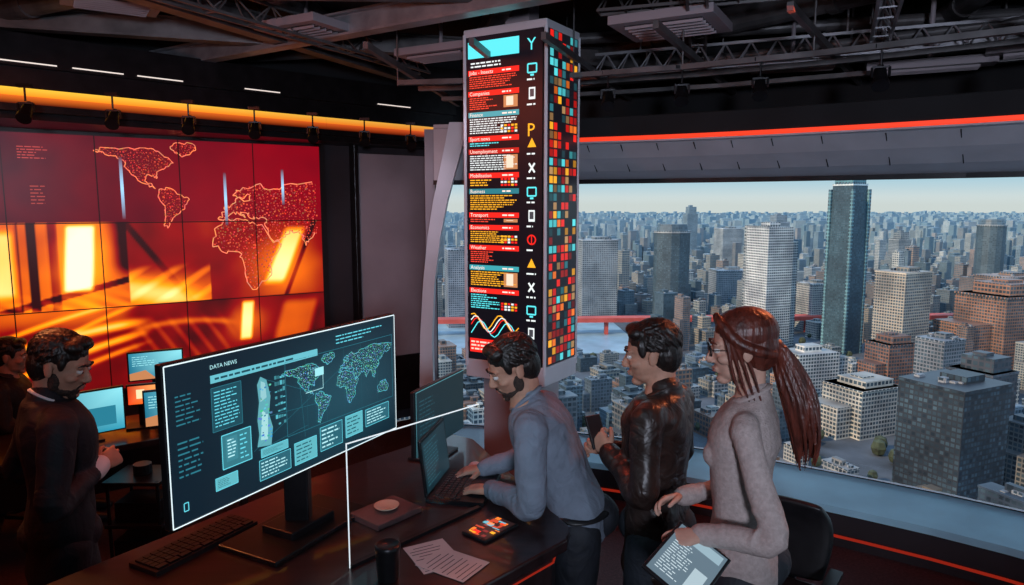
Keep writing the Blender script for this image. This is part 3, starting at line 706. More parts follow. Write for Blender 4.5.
for i in range(-110, 150):
    for j in range(-110, 140):
        gx = i * cell + (i // 4) * 13; gy = j * cell + (j // 3) * 14
        x = gx * ca - gy * sa; y = gx * sa + gy * ca; D = y
        if D < 230 or D > 2900 or x < -.32 * D - 60 or x > 1.15 * D + 60: continue
        if any(abs(x - m[0]) < (m[2] + cell) * .58 and abs(y - m[1]) < (m[3] + cell) * .58 for m in marks): continue
        if abs(y - 800 - .05 * x) < 22 or (675 < y < 900 and x < 165 - (y - 675) * .15): continue
        low = 540 < y < 700 and x < 300
        for k in range(R.choice([1, 2, 2, 3])):
            big = R.random()
            h = R.uniform(7, 24) if big < .74 else (R.uniform(24, 46) if big < .95 else R.uniform(46, 84))
            if D < 520: h = min(h, 36)
            if low: h = min(h, 12)
            w1 = R.uniform(8, 20); d1 = R.uniform(8, 20); px_ = x + R.uniform(-9, 9); py_ = y + R.uniform(-9, 9)
            f_ = R.uniform(.35, 1.1); col = [q * f_ for q in R.choice(pal)]; us = R.choice([1.1, 1.4, 1.7])
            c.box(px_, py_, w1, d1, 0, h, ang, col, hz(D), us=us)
            if D < 1300:
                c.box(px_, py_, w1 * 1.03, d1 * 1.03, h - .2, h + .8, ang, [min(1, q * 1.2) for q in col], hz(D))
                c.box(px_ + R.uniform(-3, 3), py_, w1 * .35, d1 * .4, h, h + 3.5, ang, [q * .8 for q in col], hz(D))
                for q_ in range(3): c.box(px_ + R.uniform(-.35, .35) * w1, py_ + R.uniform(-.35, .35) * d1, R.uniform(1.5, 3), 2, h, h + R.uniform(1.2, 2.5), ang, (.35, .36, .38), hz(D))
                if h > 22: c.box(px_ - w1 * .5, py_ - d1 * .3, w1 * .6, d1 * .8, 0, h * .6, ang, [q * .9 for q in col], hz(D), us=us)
cell = 120
for i in range(-60, 95):
    for j in range(15, 80):
        x = i * cell + R.uniform(-40, 40); y = j * cell + R.uniform(-40, 40)
        if y < 2800 or x < -.32 * y or x > 1.15 * y: continue
        for k in range(2):
            h = R.choice([12, 16, 20, 28, 35, 40, 50, 70]) * R.uniform(.7, 1.1)
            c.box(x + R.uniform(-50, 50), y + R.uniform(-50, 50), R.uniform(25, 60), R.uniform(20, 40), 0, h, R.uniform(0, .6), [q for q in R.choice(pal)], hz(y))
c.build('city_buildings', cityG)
gm = pbr('city_ground', (.05, .058, .07), .9, 0, .03, .7)
b = MB(); b.box((3000, 6000, HG - .5), (30000, 15000, 1)); b.build('ground', gm, cityG)
b = MB(); b.prism([(-400, 690), (140, 700), (130, 885), (-400, 890)], HG, HG + .6); b.build('river', pbr('river_water', (.22, .33, .40), .3, 0, .05, .2), cityG)
b = MB(); b.bar((-300, 785, HG + 18), (760, 840, HG + 18), 18, 5)
for k in range(26): b.box((-290 + k * 40, 785.5 + k * 40 * .052, HG + 8), (4, 9, 16))
b.build('elevated_highway', pbr('highway_red', (.42, .06, .045), .7, 0, .05, .2), cityG)
b = MB(); tr = random.Random(4)
for k in range(420):
    y = tr.uniform(300, 1300); x = tr.uniform(-.2, 1.0) * y; r_ = tr.uniform(2.5, 5)
    if 680 < y < 900 and x < 180: continue
    b.ell((x, y, HG + 5), (r_, r_, r_ * 1.1), nu=6, nv=4)
b.build('city_trees', pbr('tree_foliage', (.035, .045, .025), .9, 0, .3, .5), cityG)

# ------------------------------------------------------------------ main desk
dk = group('control_desk')
poly = [(-1.68, 1.82), (-.92, 2.95), (-.34, 3.6), (-.2, 3.5), (.22, 2.50), (.2, 2.4), (-.55, 1.6), (-1.25, 1.25)]
DZ = .95
b = MB(); b.prism(poly, DZ - .045, DZ); b.build('top', M_desk, dk, bevel=.008)
cx = sum(p[0] for p in poly) / len(poly); cy = sum(p[1] for p in poly) / len(poly)
b = MB(); b.prism([(cx + (x - cx) * .93, cy + (y - cy) * .93) for x, y in poly], .08, DZ - .05); b.build('cabinet', M_desk, dk, bevel=.01)
b = MB(); b.prism([(cx + (x - cx) * .88, cy + (y - cy) * .88) for x, y in poly], 0, .08); b.build('plinth', M_black, dk)
b = MB()
q = [(cx + (x - cx) * .935, cy + (y - cy) * .935) for x, y in poly]
for i in (4, 5, 6): b.bar((*q[i], .86), (*q[(i + 1) % 8], .86), .006, .004)
b.build('accent_strip', M_redled2, dk)

mo = group('large_desk_monitor')
mu_ = V((.5, .96, 0)).normalized(); mn_ = mu_.cross(Z); mO = V((-1.0, 1.96, 1.20)); mw = 1.08; mh = .49
b = MB(); c_ = mO + mu_ * mw / 2 + Z * mh / 2 - mn_ * .016; b.bar(c_ - mu_ * (mw / 2 + .006), c_ + mu_ * (mw / 2 + .006), .028, mh + .012)
c2 = c_ - mn_ * .03; b.bar(c2 - mu_ * .2, c2 + mu_ * .2, .04, .22)
b.build('housing', M_blackmetal, mo, bevel=.004)
b = MB(); sc = mO + mu_ * .56 - mn_ * .06
b.bar(V((sc.x, sc.y, 1.4)), V((sc.x, sc.y, DZ)), .09, .05); rz = math.atan2(mu_.y, mu_.x)
b.cyl(V((sc.x, sc.y, 1.42)) - mu_ * .05, V((sc.x, sc.y, 1.42)) + mu_ * .05, .03)
b.box((sc.x, sc.y, DZ + .009), (.50, .28, .018), rz); b.box((sc.x, sc.y, DZ + .03), (.22, .15, .03), rz)
b.build('stand', M_blackmetal, mo, bevel=.005)
cv = Canvas(mO, mu_, Z)
def mfield(u, v):
    g_ = math.exp(-((u - .75) ** 2 / .12 + (v - .22) ** 2 / .04)); return (.003 + .010 * g_, .011 + .045 * g_, .020 + .062 * g_)
cv.field(0, 0, mw, mh, 30, 14, mfield)
for a_ in ([(0, 0), (mw, 0)], [(0, mh), (mw, mh)], [(0, 0), (0, mh)], [(mw, 0), (mw, mh)]): cv.line(a_, .004, (.75, .9, .95), 3)
C1 = (.12, .60, .72); C2 = (.02, .15, .2); C3 = (.4, .75, .8); C4 = (.01, .06, .085)
cv.text('DATA NEWS', .155, .45, .018, C3, 3); cv.rect(.155, .405, .62, .43, (.12, .45, .53), 3); cv.textlines(.17, .41, .6, .425, 1, C4, 4, seed=50)
cv.textlines(.72, .425, 1.0, .465, 3, C1, 3, seed=2, fill=.3)
cv.textlines(.03, .30, .12, .40, 7, C2, 3, seed=4, fill=.3); cv.textlines(.03, .14, .12, .26, 7, C2, 3, seed=5, fill=.3)
cv.rect(.155, .25, .27, .39, C4, 2); cv.textlines(.165, .26, .26, .38, 11, C1, 3, seed=6, fill=.3)
cv.line([(.155, .25), (.27, .25), (.27, .39), (.155, .39)], .002, C2, 3, True)
cv.rect(.185, .12, .30, .23, (.03, .16, .2), 2); cv.rect(.20, .14, .245, .22, (.04, .2, .25), 3); cv.line([(.185, .12), (.30, .12), (.30, .23), (.185, .23)], .003, C1, 3, True); cv.textlines(.205, .15, .24, .215, 6, C3, 4, seed=51, fill=.4); cv.textlines(.255, .13, .295, .22, 6, C1, 3, seed=7, fill=.3)
cv.poly([(.325, .15), (.385, .14), (.395, .20), (.38, .25), (.39, .31), (.375, .37), (.35, .385), (.335, .36), (.34, .30), (.33, .24), (.335, .19)], (.10, .34, .39), 3); cv.poly([(.34, .17), (.37, .165), (.375, .25), (.35, .27)], (.32, .6, .62), 4); cv.poly([(.345, .30), (.372, .31), (.368, .36), (.35, .37)], (.25, .5, .54), 4)
for i in range(40): cv.rect(*(lambda u_, v_, s_: (u_, v_, u_ + s_, v_ + s_ * .6))(R.uniform(.33, .385), R.uniform(.16, .36), R.uniform(.004, .012)), [q * R.uniform(.1, .9) for q in C1], 5)
for i in range(4):
    for j in range(8):
        if R.random() < .75: cv.rect(.41 + i * .012, .20 + j * .023, .42 + i * .012, .20 + j * .023 + R.uniform(.003, .016), (lambda k_: [q * k_ for q in C1])(R.uniform(.15, .8)), 3)
mapdraw(cv, ['NA', 'SA', 'GR', 'AF', 'EA', 'AU'], 10, 0, .765, .25, .00185, C1, (.2, .62, .68), umax=1.062, umin=.44, step=3.2, w=.002, layer=4)
cv.line([(.46, .145), (1.06, .145), (1.06, .41), (.46, .41)], .0018, C2, 3, True)
for i in range(1, 6): cv.line([(.46 + i * .1, .145), (.46 + i * .1, .41)], .0008, (.015, .09, .12), 3)
for u0, v0, u1, v1, s_ in ((.155, .06, .24, .10, 1), (.33, .03, .47, .10, 2), (.49, .03, .60, .11, 3), (.62, .04, .74, .13, 4), (.76, .05, .86, .135, 5), (.88, .06, 1.03, .13, 6), (.34, .108, .46, .138, 7)):
    cv.rect(u0, v0, u1, v1, (.10, .40, .46) if s_ % 2 else (.02, .11, .15), 2); cv.textlines(u0 + .008, v0 + .006, u1 - .01, v1 - .006, 5, C3 if s_ % 2 == 0 else (.02, .1, .13), 3, seed=30 + s_, fill=.35)
    cv.line([(u0, v0), (u1, v0), (u1, v1), (u0, v1)], .002, C1, 3, True)
for i in range(6): cv.line([(R.uniform(.3, .6), R.uniform(.1, .38)), (R.uniform(.5, 1), R.uniform(.1, .35))], .001, C2, 3)
cv.line([(.55, .28), (.64, .28), (.64, .34)], .002, C3, 6); cv.rect(.60, .33, .645, .36, (.3, .7, .75), 6)
cv.line([(.04, .04), (.055, .04), (.055, .065), (.04, .065)], .003, C1, 3, True)
cv.build('screen', M_scr_mon, mo)

gs = group('glass_desk_screen')
g0 = V((-.54, 2.20, 0)); g1 = V((-.13, 2.66, 0))
b = MB(); b.bar(g0 + Z * 1.165, g1 + Z * 1.165, .006, .42); b.build('pane', M_glass2, gs)
b = MB(); b.bar(g0 + Z * DZ, g0 + Z * 1.38, .0035, .0035); b.bar(g0 + Z * 1.378, g1 + Z * 1.378, .0035, .0035); b.build('lit_edges', M_edge, gs)
b = MB(); b.bar(g0 + Z * (DZ + .006), g1 + Z * (DZ + .006), .02, .012); b.build('foot', M_blackmetal, gs)

def keyboard(x, y, z, rz, name='keyboard', w_=.42, d_=.14):
    b = MB(); m = Matrix.Translation((x, y, z)) @ Matrix.Rotation(rz, 4, 'Z'); b.M = m
    b.box((0, 0, .008), (w_, d_, .016)); b.cur = 1
    for r_ in range(5):
        k = 15 if r_ else 9
        for c_ in range(k):
            kw = (w_ - .02) / k; b.box((-w_ / 2 + .01 + kw * (c_ + .5), -d_ / 2 + .018 + r_ * (d_ - .03) / 4.6, .019), (kw * .85, d_ * .15, .008))
    return b.build(name, [M_black, M_blackmetal])
keyboard(-1.12, 2.36, DZ, math.atan2(mu_.y, mu_.x))
m2 = group('desk_monitor'); p0 = V((-.43, 3.03, 1.0)); u2 = V((.183, .45, 0)).normalized(); n2 = u2.cross(Z)
b = MB(); c_ = p0 + u2 * .24 + Z * .17 - n2 * .014; b.bar(c_ - u2 * .245, c_ + u2 * .245, .022, .31)
b.bar(V((c_.x, c_.y, 1.1)) - n2 * .03, V((c_.x, c_.y, DZ)) - n2 * .03, .05, .03); b.box((c_.x - n2.x * .03, c_.y - n2.y * .03, DZ + .006), (.22, .16, .012), math.atan2(u2.y, u2.x))
b.build('housing', M_black, m2, bevel=.004)
cv = Canvas(p0 + Z * .02, u2, Z); cv.rect(0, 0, .48, .30, (.005, .017, .023), 1); cv.textlines(.03, .03, .22, .26, 12, (.015, .06, .08), 2, seed=8, fill=.3); cv.line([(0, 0), (0, .30), (.48, .30)], .003, (.1, .3, .35), 3)
cv.build('screen', M_scr_mon, m2)
F_b = V((-.98, .196, 0)).normalized(); S_b = F_b.cross(Z)
lp = group('laptop'); lc = V((-.20, 2.86, DZ))
rl = math.atan2(S_b.y, S_b.x)
b = MB(); b.box(lc + Z * .009, (.34, .24, .018), rl); b.cur = 1
for r_ in range(5):
    for k in range(13): b.box(lc + S_b * (-.145 + .0242 * k) + F_b * (.085 - r_ * .024) + Z * .02, (.02, .019, .005), rl)
b.box(lc - F_b * .075 + Z * .0185, (.1, .06, .002), rl)
b.build('base', [M_blackmetal, M_black], lp, bevel=.002)
hb = lc + F_b * .12 + Z * .018; ldir = (F_b * .12 + Z * .99).normalized()
rot = Matrix((S_b, ldir, S_b.cross(ldir))).transposed()
b = MB(); b.box(hb + ldir * .12, (.34, .235, .009), rot=rot); b.build('lid', M_blackmetal, lp, bevel=.002)
cv = Canvas(hb - S_b * .155 + ldir * .01 - F_b * .005, S_b, ldir); cv.rect(0, 0, .31, .215, (.005, .02, .028), 1); cv.textlines(.02, .02, .2, .2, 12, (.03, .11, .14), 2, seed=77, fill=.3)
cv.build('screen', M_scr_mon, lp)
def tablet(name, c, U, N, w_, h_, th, paint, bezel=.01):
    g = group(name); N = V(N).normalized(); U = V(U); U = (U - N * U.dot(N)).normalized(); Wd = N.cross(U)
    rot = Matrix((U, Wd, N)).transposed(); b = MB(); b.box(V(c) - N * th / 2, (w_, h_, th), rot=rot); b.build('body', M_black, g, bevel=.003)
    cv = Canvas(V(c) - U * (w_ / 2 - bezel) - Wd * (h_ / 2 - bezel), U, Wd); paint(cv, w_ - 2 * bezel, h_ - 2 * bezel); cv.build('screen', M_scr_col, g); return U, Wd, N
def p1(cv, a, b_):
    cv.rect(0, 0, a, b_, (.02, .008, .008), 1); rr = random.Random(3)
    for i in range(30):
        u = rr.uniform(0, a * .8); v = rr.uniform(0, b_ * .85); cv.rect(u, v, min(a, u + rr.uniform(.01, .035)), min(b_, v + rr.uniform(.004, .022)), rr.choice([RD, YE, (.1, .4, .5), (.9, .2, .02), (.5, .05, .02), (.2, .02, .02)]), 2 + i % 3)
tablet('tablet', (-.08, 2.47, DZ + .012), (.75, -.66, 0), (0, 0, 1), .12, .18, .01, p1, .008)
def sheet(mb, x, y, z, rz, w_=.21, h_=.297):
    m = Matrix.Translation((x, y, z)) @ Matrix.Rotation(rz, 4, 'Z'); mb.M = m; mb.cur = 0; mb.box((0, 0, 0), (w_, h_, .0012)); mb.cur = 1
    for i in range(9): mb.box((-.01, h_ * .36 - i * .02, .001), (w_ * (.75 if i % 3 else .5), .003, .0006))
b = MB(); sheet(b, -.27, 2.28, DZ + .002, .5, .15, .2); sheet(b, -.20, 2.22, DZ + .004, 1.0, .15, .2); b.build('paper_sheets', [M_paper, M_ink])
g = group('notebook'); b = MB(); b.box((-.49, 2.60, DZ + .012), (.17, .22, .024), -.7); b.build('cover', M_book, g, bevel=.004)
b = MB(); b.box((-.49, 2.60, DZ + .0125), (.166, .214, .018), -.7); b.build('pages', M_paper, g)
b = MB(); b.lathe((-.49, 2.61, DZ + .025), [(.0, 0), (.03, 0), (.045, .008), (.05, .014), (.046, .014), (.03, .006), (.001, .005)]); b.build('coaster_dish', M_tan, smooth=True)
b = MB(); b.lathe((-.40, 2.13, DZ), [(.001, 0), (.032, 0), (.034, .004), (.04, .10), (.042, .105), (.042, .118), (.036, .122), (.034, .116), (.001, .116)]); b.build('travel_cup', M_blackmetal, smooth=True)
b = MB(); b.ell((-.17, 3.08, DZ + .012), (.03, .05, .018)); b.build('computer_mouse', M_white, smooth=True)

# ------------------------------------------------------------------ left workstation
ws = group('workstation_desk'); b = MB(); cxw = V((-2.55, 4.35, 0)); rz2 = math.atan2(wu.y, wu.x)
b.box(cxw + Z * .69, (1.5, .65, .04), rz2)
m = Matrix.Rotation(rz2, 3, 'Z')
for sx_ in (-.7, .7):
    for sy_ in (-.28, .28): b.box(cxw + m @ V((sx_, sy_, 0)) + Z * .335, (.05, .05, .67), rz2)
b.box(cxw + m @ V((0, .25, 0)) + Z * .43, (1.35, .03, .4), rz2); b.build('frame', M_desk, ws, bevel=.005)
def small_monitor(x, y, z0, rz, w_, h_, paint, lift=.05, name='computer_monitor'):
    g = group(name); m = Matrix.Rotation(rz, 3, 'Z'); U = m @ V((1, 0, 0)); N = U.cross(Z); c = V((x, y, z0 + lift + h_ / 2))
    b = MB(); b.box(c - N * .015, (w_ + .02, .025, h_ + .02), rz); b.bar(V((x, y, z0 + lift + .1)) - N * .04, V((x, y, z0)) - N * .04, .05, .03); b.box(V((x, y, z0 + .006)) - N * .04, (.2, .15, .012), rz); b.build('housing', M_black, g, bevel=.003)
    cv = Canvas(c - U * w_ / 2 - Z * h_ / 2, U, Z); paint(cv, w_, h_); cv.build('screen', M_scr_mon, g)
def teal(cv, a, b_):
    cv.rect(0, 0, a, b_, None, 1, [(.01, .12, .2), (.03, .30, .42), (.25, .70, .78), (.02, .2, .3)]); cv.rect(a * .55, b_ * .15, a * .9, b_ * .6, (.02, .18, .26), 2); cv.textlines(a * .06, b_ * .5, a * .5, b_ * .9, 5, (.3, .7, .75), 2, seed=3, fill=.3)
    cv.poly([(0, 0), (a * .5, 0), (a * .3, b_ * .35), (0, b_ * .25)], (.5, .2, .08), 2)
def orange(cv, a, b_):
    cv.rect(0, 0, a, b_, None, 1, [(.8, .06, .01), (1, .2, .02), (1, .35, .1), (.5, .03, .01)]); cv.rect(a * .3, b_ * .3, a * .6, b_ * .8, (1, .7, .4), 2)
small_monitor(-2.60, 4.12, .71, .75, .44, .26, teal); small_monitor(-2.15, 4.36, .71, .45, .36, .22, teal); small_monitor(-2.40, 4.62, .71, .5, .32, .18, teal, lift=.28); small_monitor(-2.40, 4.42, .71, .4, .16, .12, orange, lift=.16)
b = MB()
c0 = V((-2.12, 3.86, 0))
for dx_ in (-.14, .14):
    for dy_ in (-.12, .12): b.cyl(c0 + V((dx_, dy_, .05)), c0 + V((dx_, dy_, .62)), .01, n=8); b.ell(c0 + V((dx_, dy_, .025)), (.025, .012, .025), nu=10, nv=6)
for z_ in (.12, .36, .61): b.box(c0 + Z * z_, (.32, .28, .02))
b.box(c0 + Z * .2, (.26, .22, .13)); b.box(c0 + Z * .43, (.24, .2, .11)); b.cyl(c0 + V((0, 0, .62)), c0 + V((0, 0, .68)), .05)
b.build('equipment_cart', M_blackmetal, bevel=.002)

def office_chair(x, y, rz, sc_=1.0, sw=.9, name='office_chair'):
    g = group(name); M = Matrix.Translation((x, y, 0)) @ Matrix.Rotation(rz, 4, 'Z') @ Matrix.Diagonal((sw, sw, sc_, 1))
    b = MB(); b.M = M; b.box((0, 0, .48), (.5, .48, .09)); b.build('seat', M_black, g, bevel=.035)
    b = MB(); b.M = M; b.tube([(0, -.25, .55), (0, -.29, .75), (0, -.30, .90), (0, -.27, 1.0)], [(.19, .03), (.22, .035), (.21, .035), (.16, .025)], side=(1, 0, 0), n=20, pw=3.5)
    b.build('backrest', M_black, g, smooth=True)
    b = MB(); b.M = M; b.cyl((0, 0, .1), (0, 0, .44), .03); b.bar((0, -.1, .45), (0, -.28, .5), .06, .02); b.bar((0, -.28, .48), (0, -.32, .8), .06, .02)
    for k in range(5):
        a = 2 * PI * k / 5; e_ = V((.3 * math.cos(a), .3 * math.sin(a), .07)); b.bar((0, 0, .11), e_, .04, .025); b.cyl(e_ + V((0, -.012, -.04)), e_ + V((0, .012, -.04)), .03, n=12)
    for s_ in (-1, 1): b.bar((s_ * .26, -.05, .46), (s_ * .28, -.05, .68), .04, .02); b.box((s_ * .28, 0, .69), (.07, .26, .03))
    b.build('base', M_blackmetal, g, bevel=.003)
office_chair(1.22, 3.02, 2.5, .74, .8); office_chair(-3.38, 4.42, -1.1, .95)

# ------------------------------------------------------------------ people
def hand(mb, wrist, d, n, thumb, curl=.35, s=1.0):
    d = V(d).normalized(); n = V(n); n = (n - d * n.dot(d)).normalized(); sd = d.cross(n) * thumb; w_ = V(wrist)
    mb.tube([w_ - d * .03 * s, w_ + d * .01 * s, w_ + d * .05 * s, w_ + d * .088 * s], [(.027 * s, .021 * s), (.029 * s, .019 * s), (.040 * s, .016 * s), (.041 * s, .0125 * s)], side=sd, n=16, sub=3, pw=2.6)
    mb.ell(w_ + d * .035 * s + sd * .022 * s - n * .008 * s, (.018 * s,) * 3, nu=10, nv=8)
    for i, L_ in enumerate((.074, .084, .078, .060)):
        o = (1.5 - i) * .0208 * s; base = w_ + d * (.08 - .004 * abs(i - 1)) * s + sd * o
        fd = (d + sd * (1.5 - i) * .09).normalized(); cu = curl * (1 + .12 * i); p = base; pts = [base - fd * .01]; fr = [.0092 * s]
        for k, (fl_, rr_) in enumerate(((.45, .0084), (.32, .0078), (.23, .0066))):
            cu_k = cu * (.6 if k == 0 else 1)
            ax = fd.cross(-n).normalized(); fd = (Matrix.Rotation(cu_k, 3, ax) @ fd).normalized()
            p = p + fd * L_ * fl_ * s; pts.append(p); fr.append(rr_ * s)
        mb.tube(pts, fr, n=10, sub=3)
    t0 = w_ + d * .022 * s + sd * .024 * s - n * .004 * s
    td = (d * .62 + sd * .68 - n * .32).normalized(); t1 = t0 + td * .034 * s; td2 = (d * .85 + sd * .3 - n * .45).normalized(); t2 = t1 + td2 * .03 * s; t3 = t2 + (d * .9 + sd * .05 - n * .5).normalized() * .024 * s
    mb.tube([t0, t1, t2, t3], [.013 * s, .0115 * s, .0098 * s, .008 * s], n=10, sub=3)

def person(name, base, F, s=1.0, female=False, spine=None, rad=None, shoulders=None, arms=None, hands=None, legs=None, neck=None, head=None, Fh=None, hs=1.0,
           top=None, skin=None, hairm=None, jacket=False, beard=False, collar=None, ponytail=False, glasses=False, curl=(.35, .35), seated=False, belt=False, wings=False, fold=.007):
    g = group(name); F = V((*F, 0)).normalized(); S = F.cross(Z); B0 = V((*base, 0))
    L = lambda p: B0 + (S * p[0] + F * p[1] + Z * p[2]) * s
    sp_ = spine or [(0, 0, .83), (0, 0, .93), (0, .01, 1.06), (0, .015, 1.2), (0, .01, 1.31), (0, -.005, 1.385), (0, -.015, 1.43), (0, -.015, 1.455)]
    if rad is None:
        rad = [(.160, .112), (.165, .115), (.145, .105), (.160, .12), (.182, .125), (.18, .105), (.125, .08), (.068, .06)] if not female else \
              [(.165, .115), (.172, .118), (.126, .092), (.132, .102), (.148, .115), (.142, .09), (.095, .064), (.053, .048)]
    if jacket:
        p0_ = sp_[0]
        if not seated: sp_ = [(p0_[0], p0_[1], p0_[2] - .09)] + sp_; rad = [(.180, .132)] + [(a * 1.04 + .004, b_ * 1.08) for a, b_ in rad]
        else: rad = [(a * 1.04, b_ * 1.08) for a, b_ in rad]
    b = MB(); b.tube([L(p) for p in sp_], [(a * s, c * s) for a, c in rad], side=S, n=28, sub=4, pw=2.35)
    shx = .185 if not female else .152
    sh = shoulders or [(-shx, -.01, 1.375), (shx, -.01, 1.375)]
    ra = (.062, .057, .05, .044, .036) if not female else (.046, .044, .041, .037, .031)
    if jacket: ra = tuple(r + .006 for r in ra)
    for i in range(2):
        A_, (E_, W_) = V(sh[i]), [V(q_) for q_ in arms[i]]
        inn = A_ + (V(sp_[-3]) - A_) * .45
        b.tube([L(inn), L(A_), L(A_.lerp(E_, .5)), L(E_), L(E_.lerp(W_, .5)), L(W_)], [r * s for r in (ra[0] * .95, ra[0], ra[1], ra[2], ra[3], ra[4])], n=16, sub=4)
        b.ell(L(A_ + V((0, 0, -.005))), (ra[0] * 1.06 * s,) * 3)
        d1_ = (E_ - A_).normalized(); d2_ = (W_ - E_).normalized()
        for kk, (cc, dd) in enumerate(((E_ - d1_ * .045, d1_), (E_ - d1_ * .10, d1_), (E_ + d2_ * .05, d2_), (W_ - d2_ * .05, d2_))):
            p_ = L(cc); wd_ = (S * dd.x + F * dd.y + Z * dd.z); o1 = wd_.orthogonal().normalized(); o2 = wd_.cross(o1); rr_ = (ra[3] if kk < 3 else ra[4]) * s + .001
            b.tube([p_ + o1 * math.cos(a) * rr_ + o2 * math.sin(a) * rr_ + wd_ * .016 * math.sin(a * 1.0 + kk) for a in [2 * PI * q_ / 12 for q_ in range(10)]], [.004] + [.0075] * 8 + [.004], n=6, sub=1)
    if female:
        for q_ in (-.062, .062): b.ell(L((q_, .082, 1.26)), (.052 * s, .043 * s, .052 * s))
    b.build('top_clothing', top, g, remesh=.0065, smo=3, folds=(.12, fold), disp=(.06, .004))
    b = MB()
    for i in range(2):
        E_, W_ = [V(q_) for q_ in arms[i]]; d_ = (W_ - E_).normalized(); r_ = (ra[4] + .003) * s
        b.tube([L(W_ - d_ * .035), L(W_ - d_ * .01), L(W_ + d_ * .012)], [r_, r_ * 1.04, r_ * .98], n=18, sub=3)
    b.build('cuffs', collar if jacket and collar else top, g, smooth=True)
    lg = legs or [[(-.095, 0, .86), (-.11, .03, .48), (-.12, -.01, .09)], [(.095, 0, .86), (.11, .01, .48), (.12, -.03, .09)]]
    b = MB(); hp = V(sp_[1] if jacket and not seated else sp_[0]); hz_ = .89 if not seated else hp.z
    b.ell(L((hp.x, hp.y, hz_)), (.165 * s, .118 * s, .11 * s))
    for l_ in lg:
        h_, k_, a_ = [V(q_) for q_ in l_]
        b.tube([L(h_), L(h_.lerp(k_, .5)), L(k_), L(k_.lerp(a_, .45)), L(a_)], [r * s for r in (.095, .085, .063, .06, .05)], n=18, sub=4)
    b.build('trousers', M_pants, g, remesh=.010, smo=3, folds=(.12, .008))
    if belt:
        b = MB(); cb = L((0, .0, .935)); ring = [cb + S * math.cos(a) * .172 * s + F * math.sin(a) * .124 * s for a in [2 * PI * k / 24 for k in range(25)]]
        b.tube(ring, [(.006, .017)] * 25, side=None, n=8, sub=1); b.build('belt', M_black, g, smooth=True)
    b = MB()
    for l_ in lg:
        a_ = V(l_[2]); b.tube([L((a_.x, a_.y - .06, .045)), L((a_.x, a_.y + .02, .05)), L((a_.x, a_.y + .12, .04)), L((a_.x, a_.y + .19, .03))], [(.036, .044), (.042, .048), (.047, .036), (.03, .024)], side=S, n=16, pw=2.6)
    b.build('shoes', M_black, g, smooth=True)
    Hc = L(head); Fh = V(Fh).normalized(); Sh = Fh.cross(Z).normalized(); Uh = Sh.cross(Fh)
    mm = Matrix((Sh, Fh, Uh)).transposed(); HM = Matrix.Translation(Hc) @ mm.to_4x4() @ Matrix.Scale(hs, 4)
    nb = L(neck)
    b = MB(); b.M = HM; fw = .94 if female else 1
    b.ell((0, -.012, .03), (.075, .095, .086)); b.ell((0, .022, -.022), (.062 * fw, .068, .085)); b.ell((0, .024, -.072), (.052 * fw, .056, .036)); b.ell((0, .062, -.098), (.024, .024, .018))
    b.tube([(0, .083, .012), (0, .094, -.008), (0, .104, -.028), (0, .102, -.036)], [.0065, .008, .0105, .009], n=10)
    for q_ in (-1, 1):
        b.ell((q_ * .011, .094, -.036), (.008, .010, .0065), nu=10, nv=8); b.ell((q_ * .03, .077, .021), (.024, .014, .008)); b.ell((q_ * .042, .056, -.026), (.021, .026, .018))
        b.ell((q_ * .076, -.008, -.006), (.008, .018, .030), rot=Matrix.Rotation(q_ * -.25, 4, 'Z') @ Matrix.Rotation(.2, 4, 'X')); b.ell((q_ * .03, .0765, .0105), (.015, .012, .005), nu=12, nv=8); b.ell((q_ * .03, .076, -.0085), (.014, .011, .004), nu=12, nv=8)
    b.ell((0, .084, -.0595), (.023, .0115, .006)); b.ell((0, .082, -.069), (.020, .011, .0065))
    iv = HM.inverted(); nl = iv @ nb
    nr = .047 if female else .057
    b.tube([(0, -.02, -.03), (0, -.025, -.07), tuple(V((0, -.025, -.07)).lerp(nl, .5)), tuple(nl), tuple(nl + (nl - V((0, -.02, -.07))) * .4)], [nr * .95, nr * .95, nr * .95, nr * 1.05, nr * 1.2], n=18)
    b.build('head', skin, g, remesh=.0042, smo=3)
    b = MB(); b.M = HM
    b.ell((0, .0885, -.0605), (.019, .0085, .004)); b.ell((0, .0865, -.0685), (.016, .0085, .0045)); b.build('lips', M_lip, g, smooth=True)
    b = MB(); b.M = HM
    for q_ in (-1, 1): b.cur = 0; b.ell((q_ * .03, .0785, .001), (.0125, .0115, .0095)); b.cur = 1; b.ell((q_ * .03, .0865, .0005), (.0052, .0045, .0055), nu=12, nv=8)
    b.build('eyes', [M_eye, M_iris], g, smooth=True)
    b = MB(); b.M = HM
    for q_ in (-1, 1): b.tube([(q_ * .012, .0925, .022), (q_ * .03, .0915, .0285), (q_ * .05, .079, .022)], [(.003, .0035), (.004, .0045), (.002, .0025)], n=8)
    b.build('eyebrows', hairm, g, smooth=True)
    b = MB(); b.M = HM
    b.ell((0, -.02, .048), (.081, .099, .081)); b.ell((0, -.05, -.002), (.075, .064, .084))
    rr = random.Random(11)
    if not ponytail:
        b.ell((0, .045, .100), (.054, .038, .024))
        for q_ in (-1, 1): b.ell((q_ * .068, .028, .03), (.009, .015, .034)); b.ell((q_ * .042, .04, .086), (.03, .034, .024))
        for k in range(420):
            az = rr.uniform(0, 2 * PI); el_ = rr.uniform(-.35, 1.5)
            d_ = V((math.cos(el_) * math.sin(az), math.cos(el_) * math.cos(az), math.sin(el_)))
            if d_.y > .25 and d_.z < .55: continue
            p = V((0, -.02, .045)) + V((d_.x * .081, d_.y * .099, d_.z * .083))
            tg = V((d_.x * .2, -.75, .25 if d_.z > .5 else -.7)); tg = (tg - d_ * tg.dot(d_)).normalized()
            b.tube([p - tg * .012 - d_ * .003, p + d_ * .0015, p + tg * .016 + d_ * .001], [.003, .0036, .0018], n=6, sub=2)
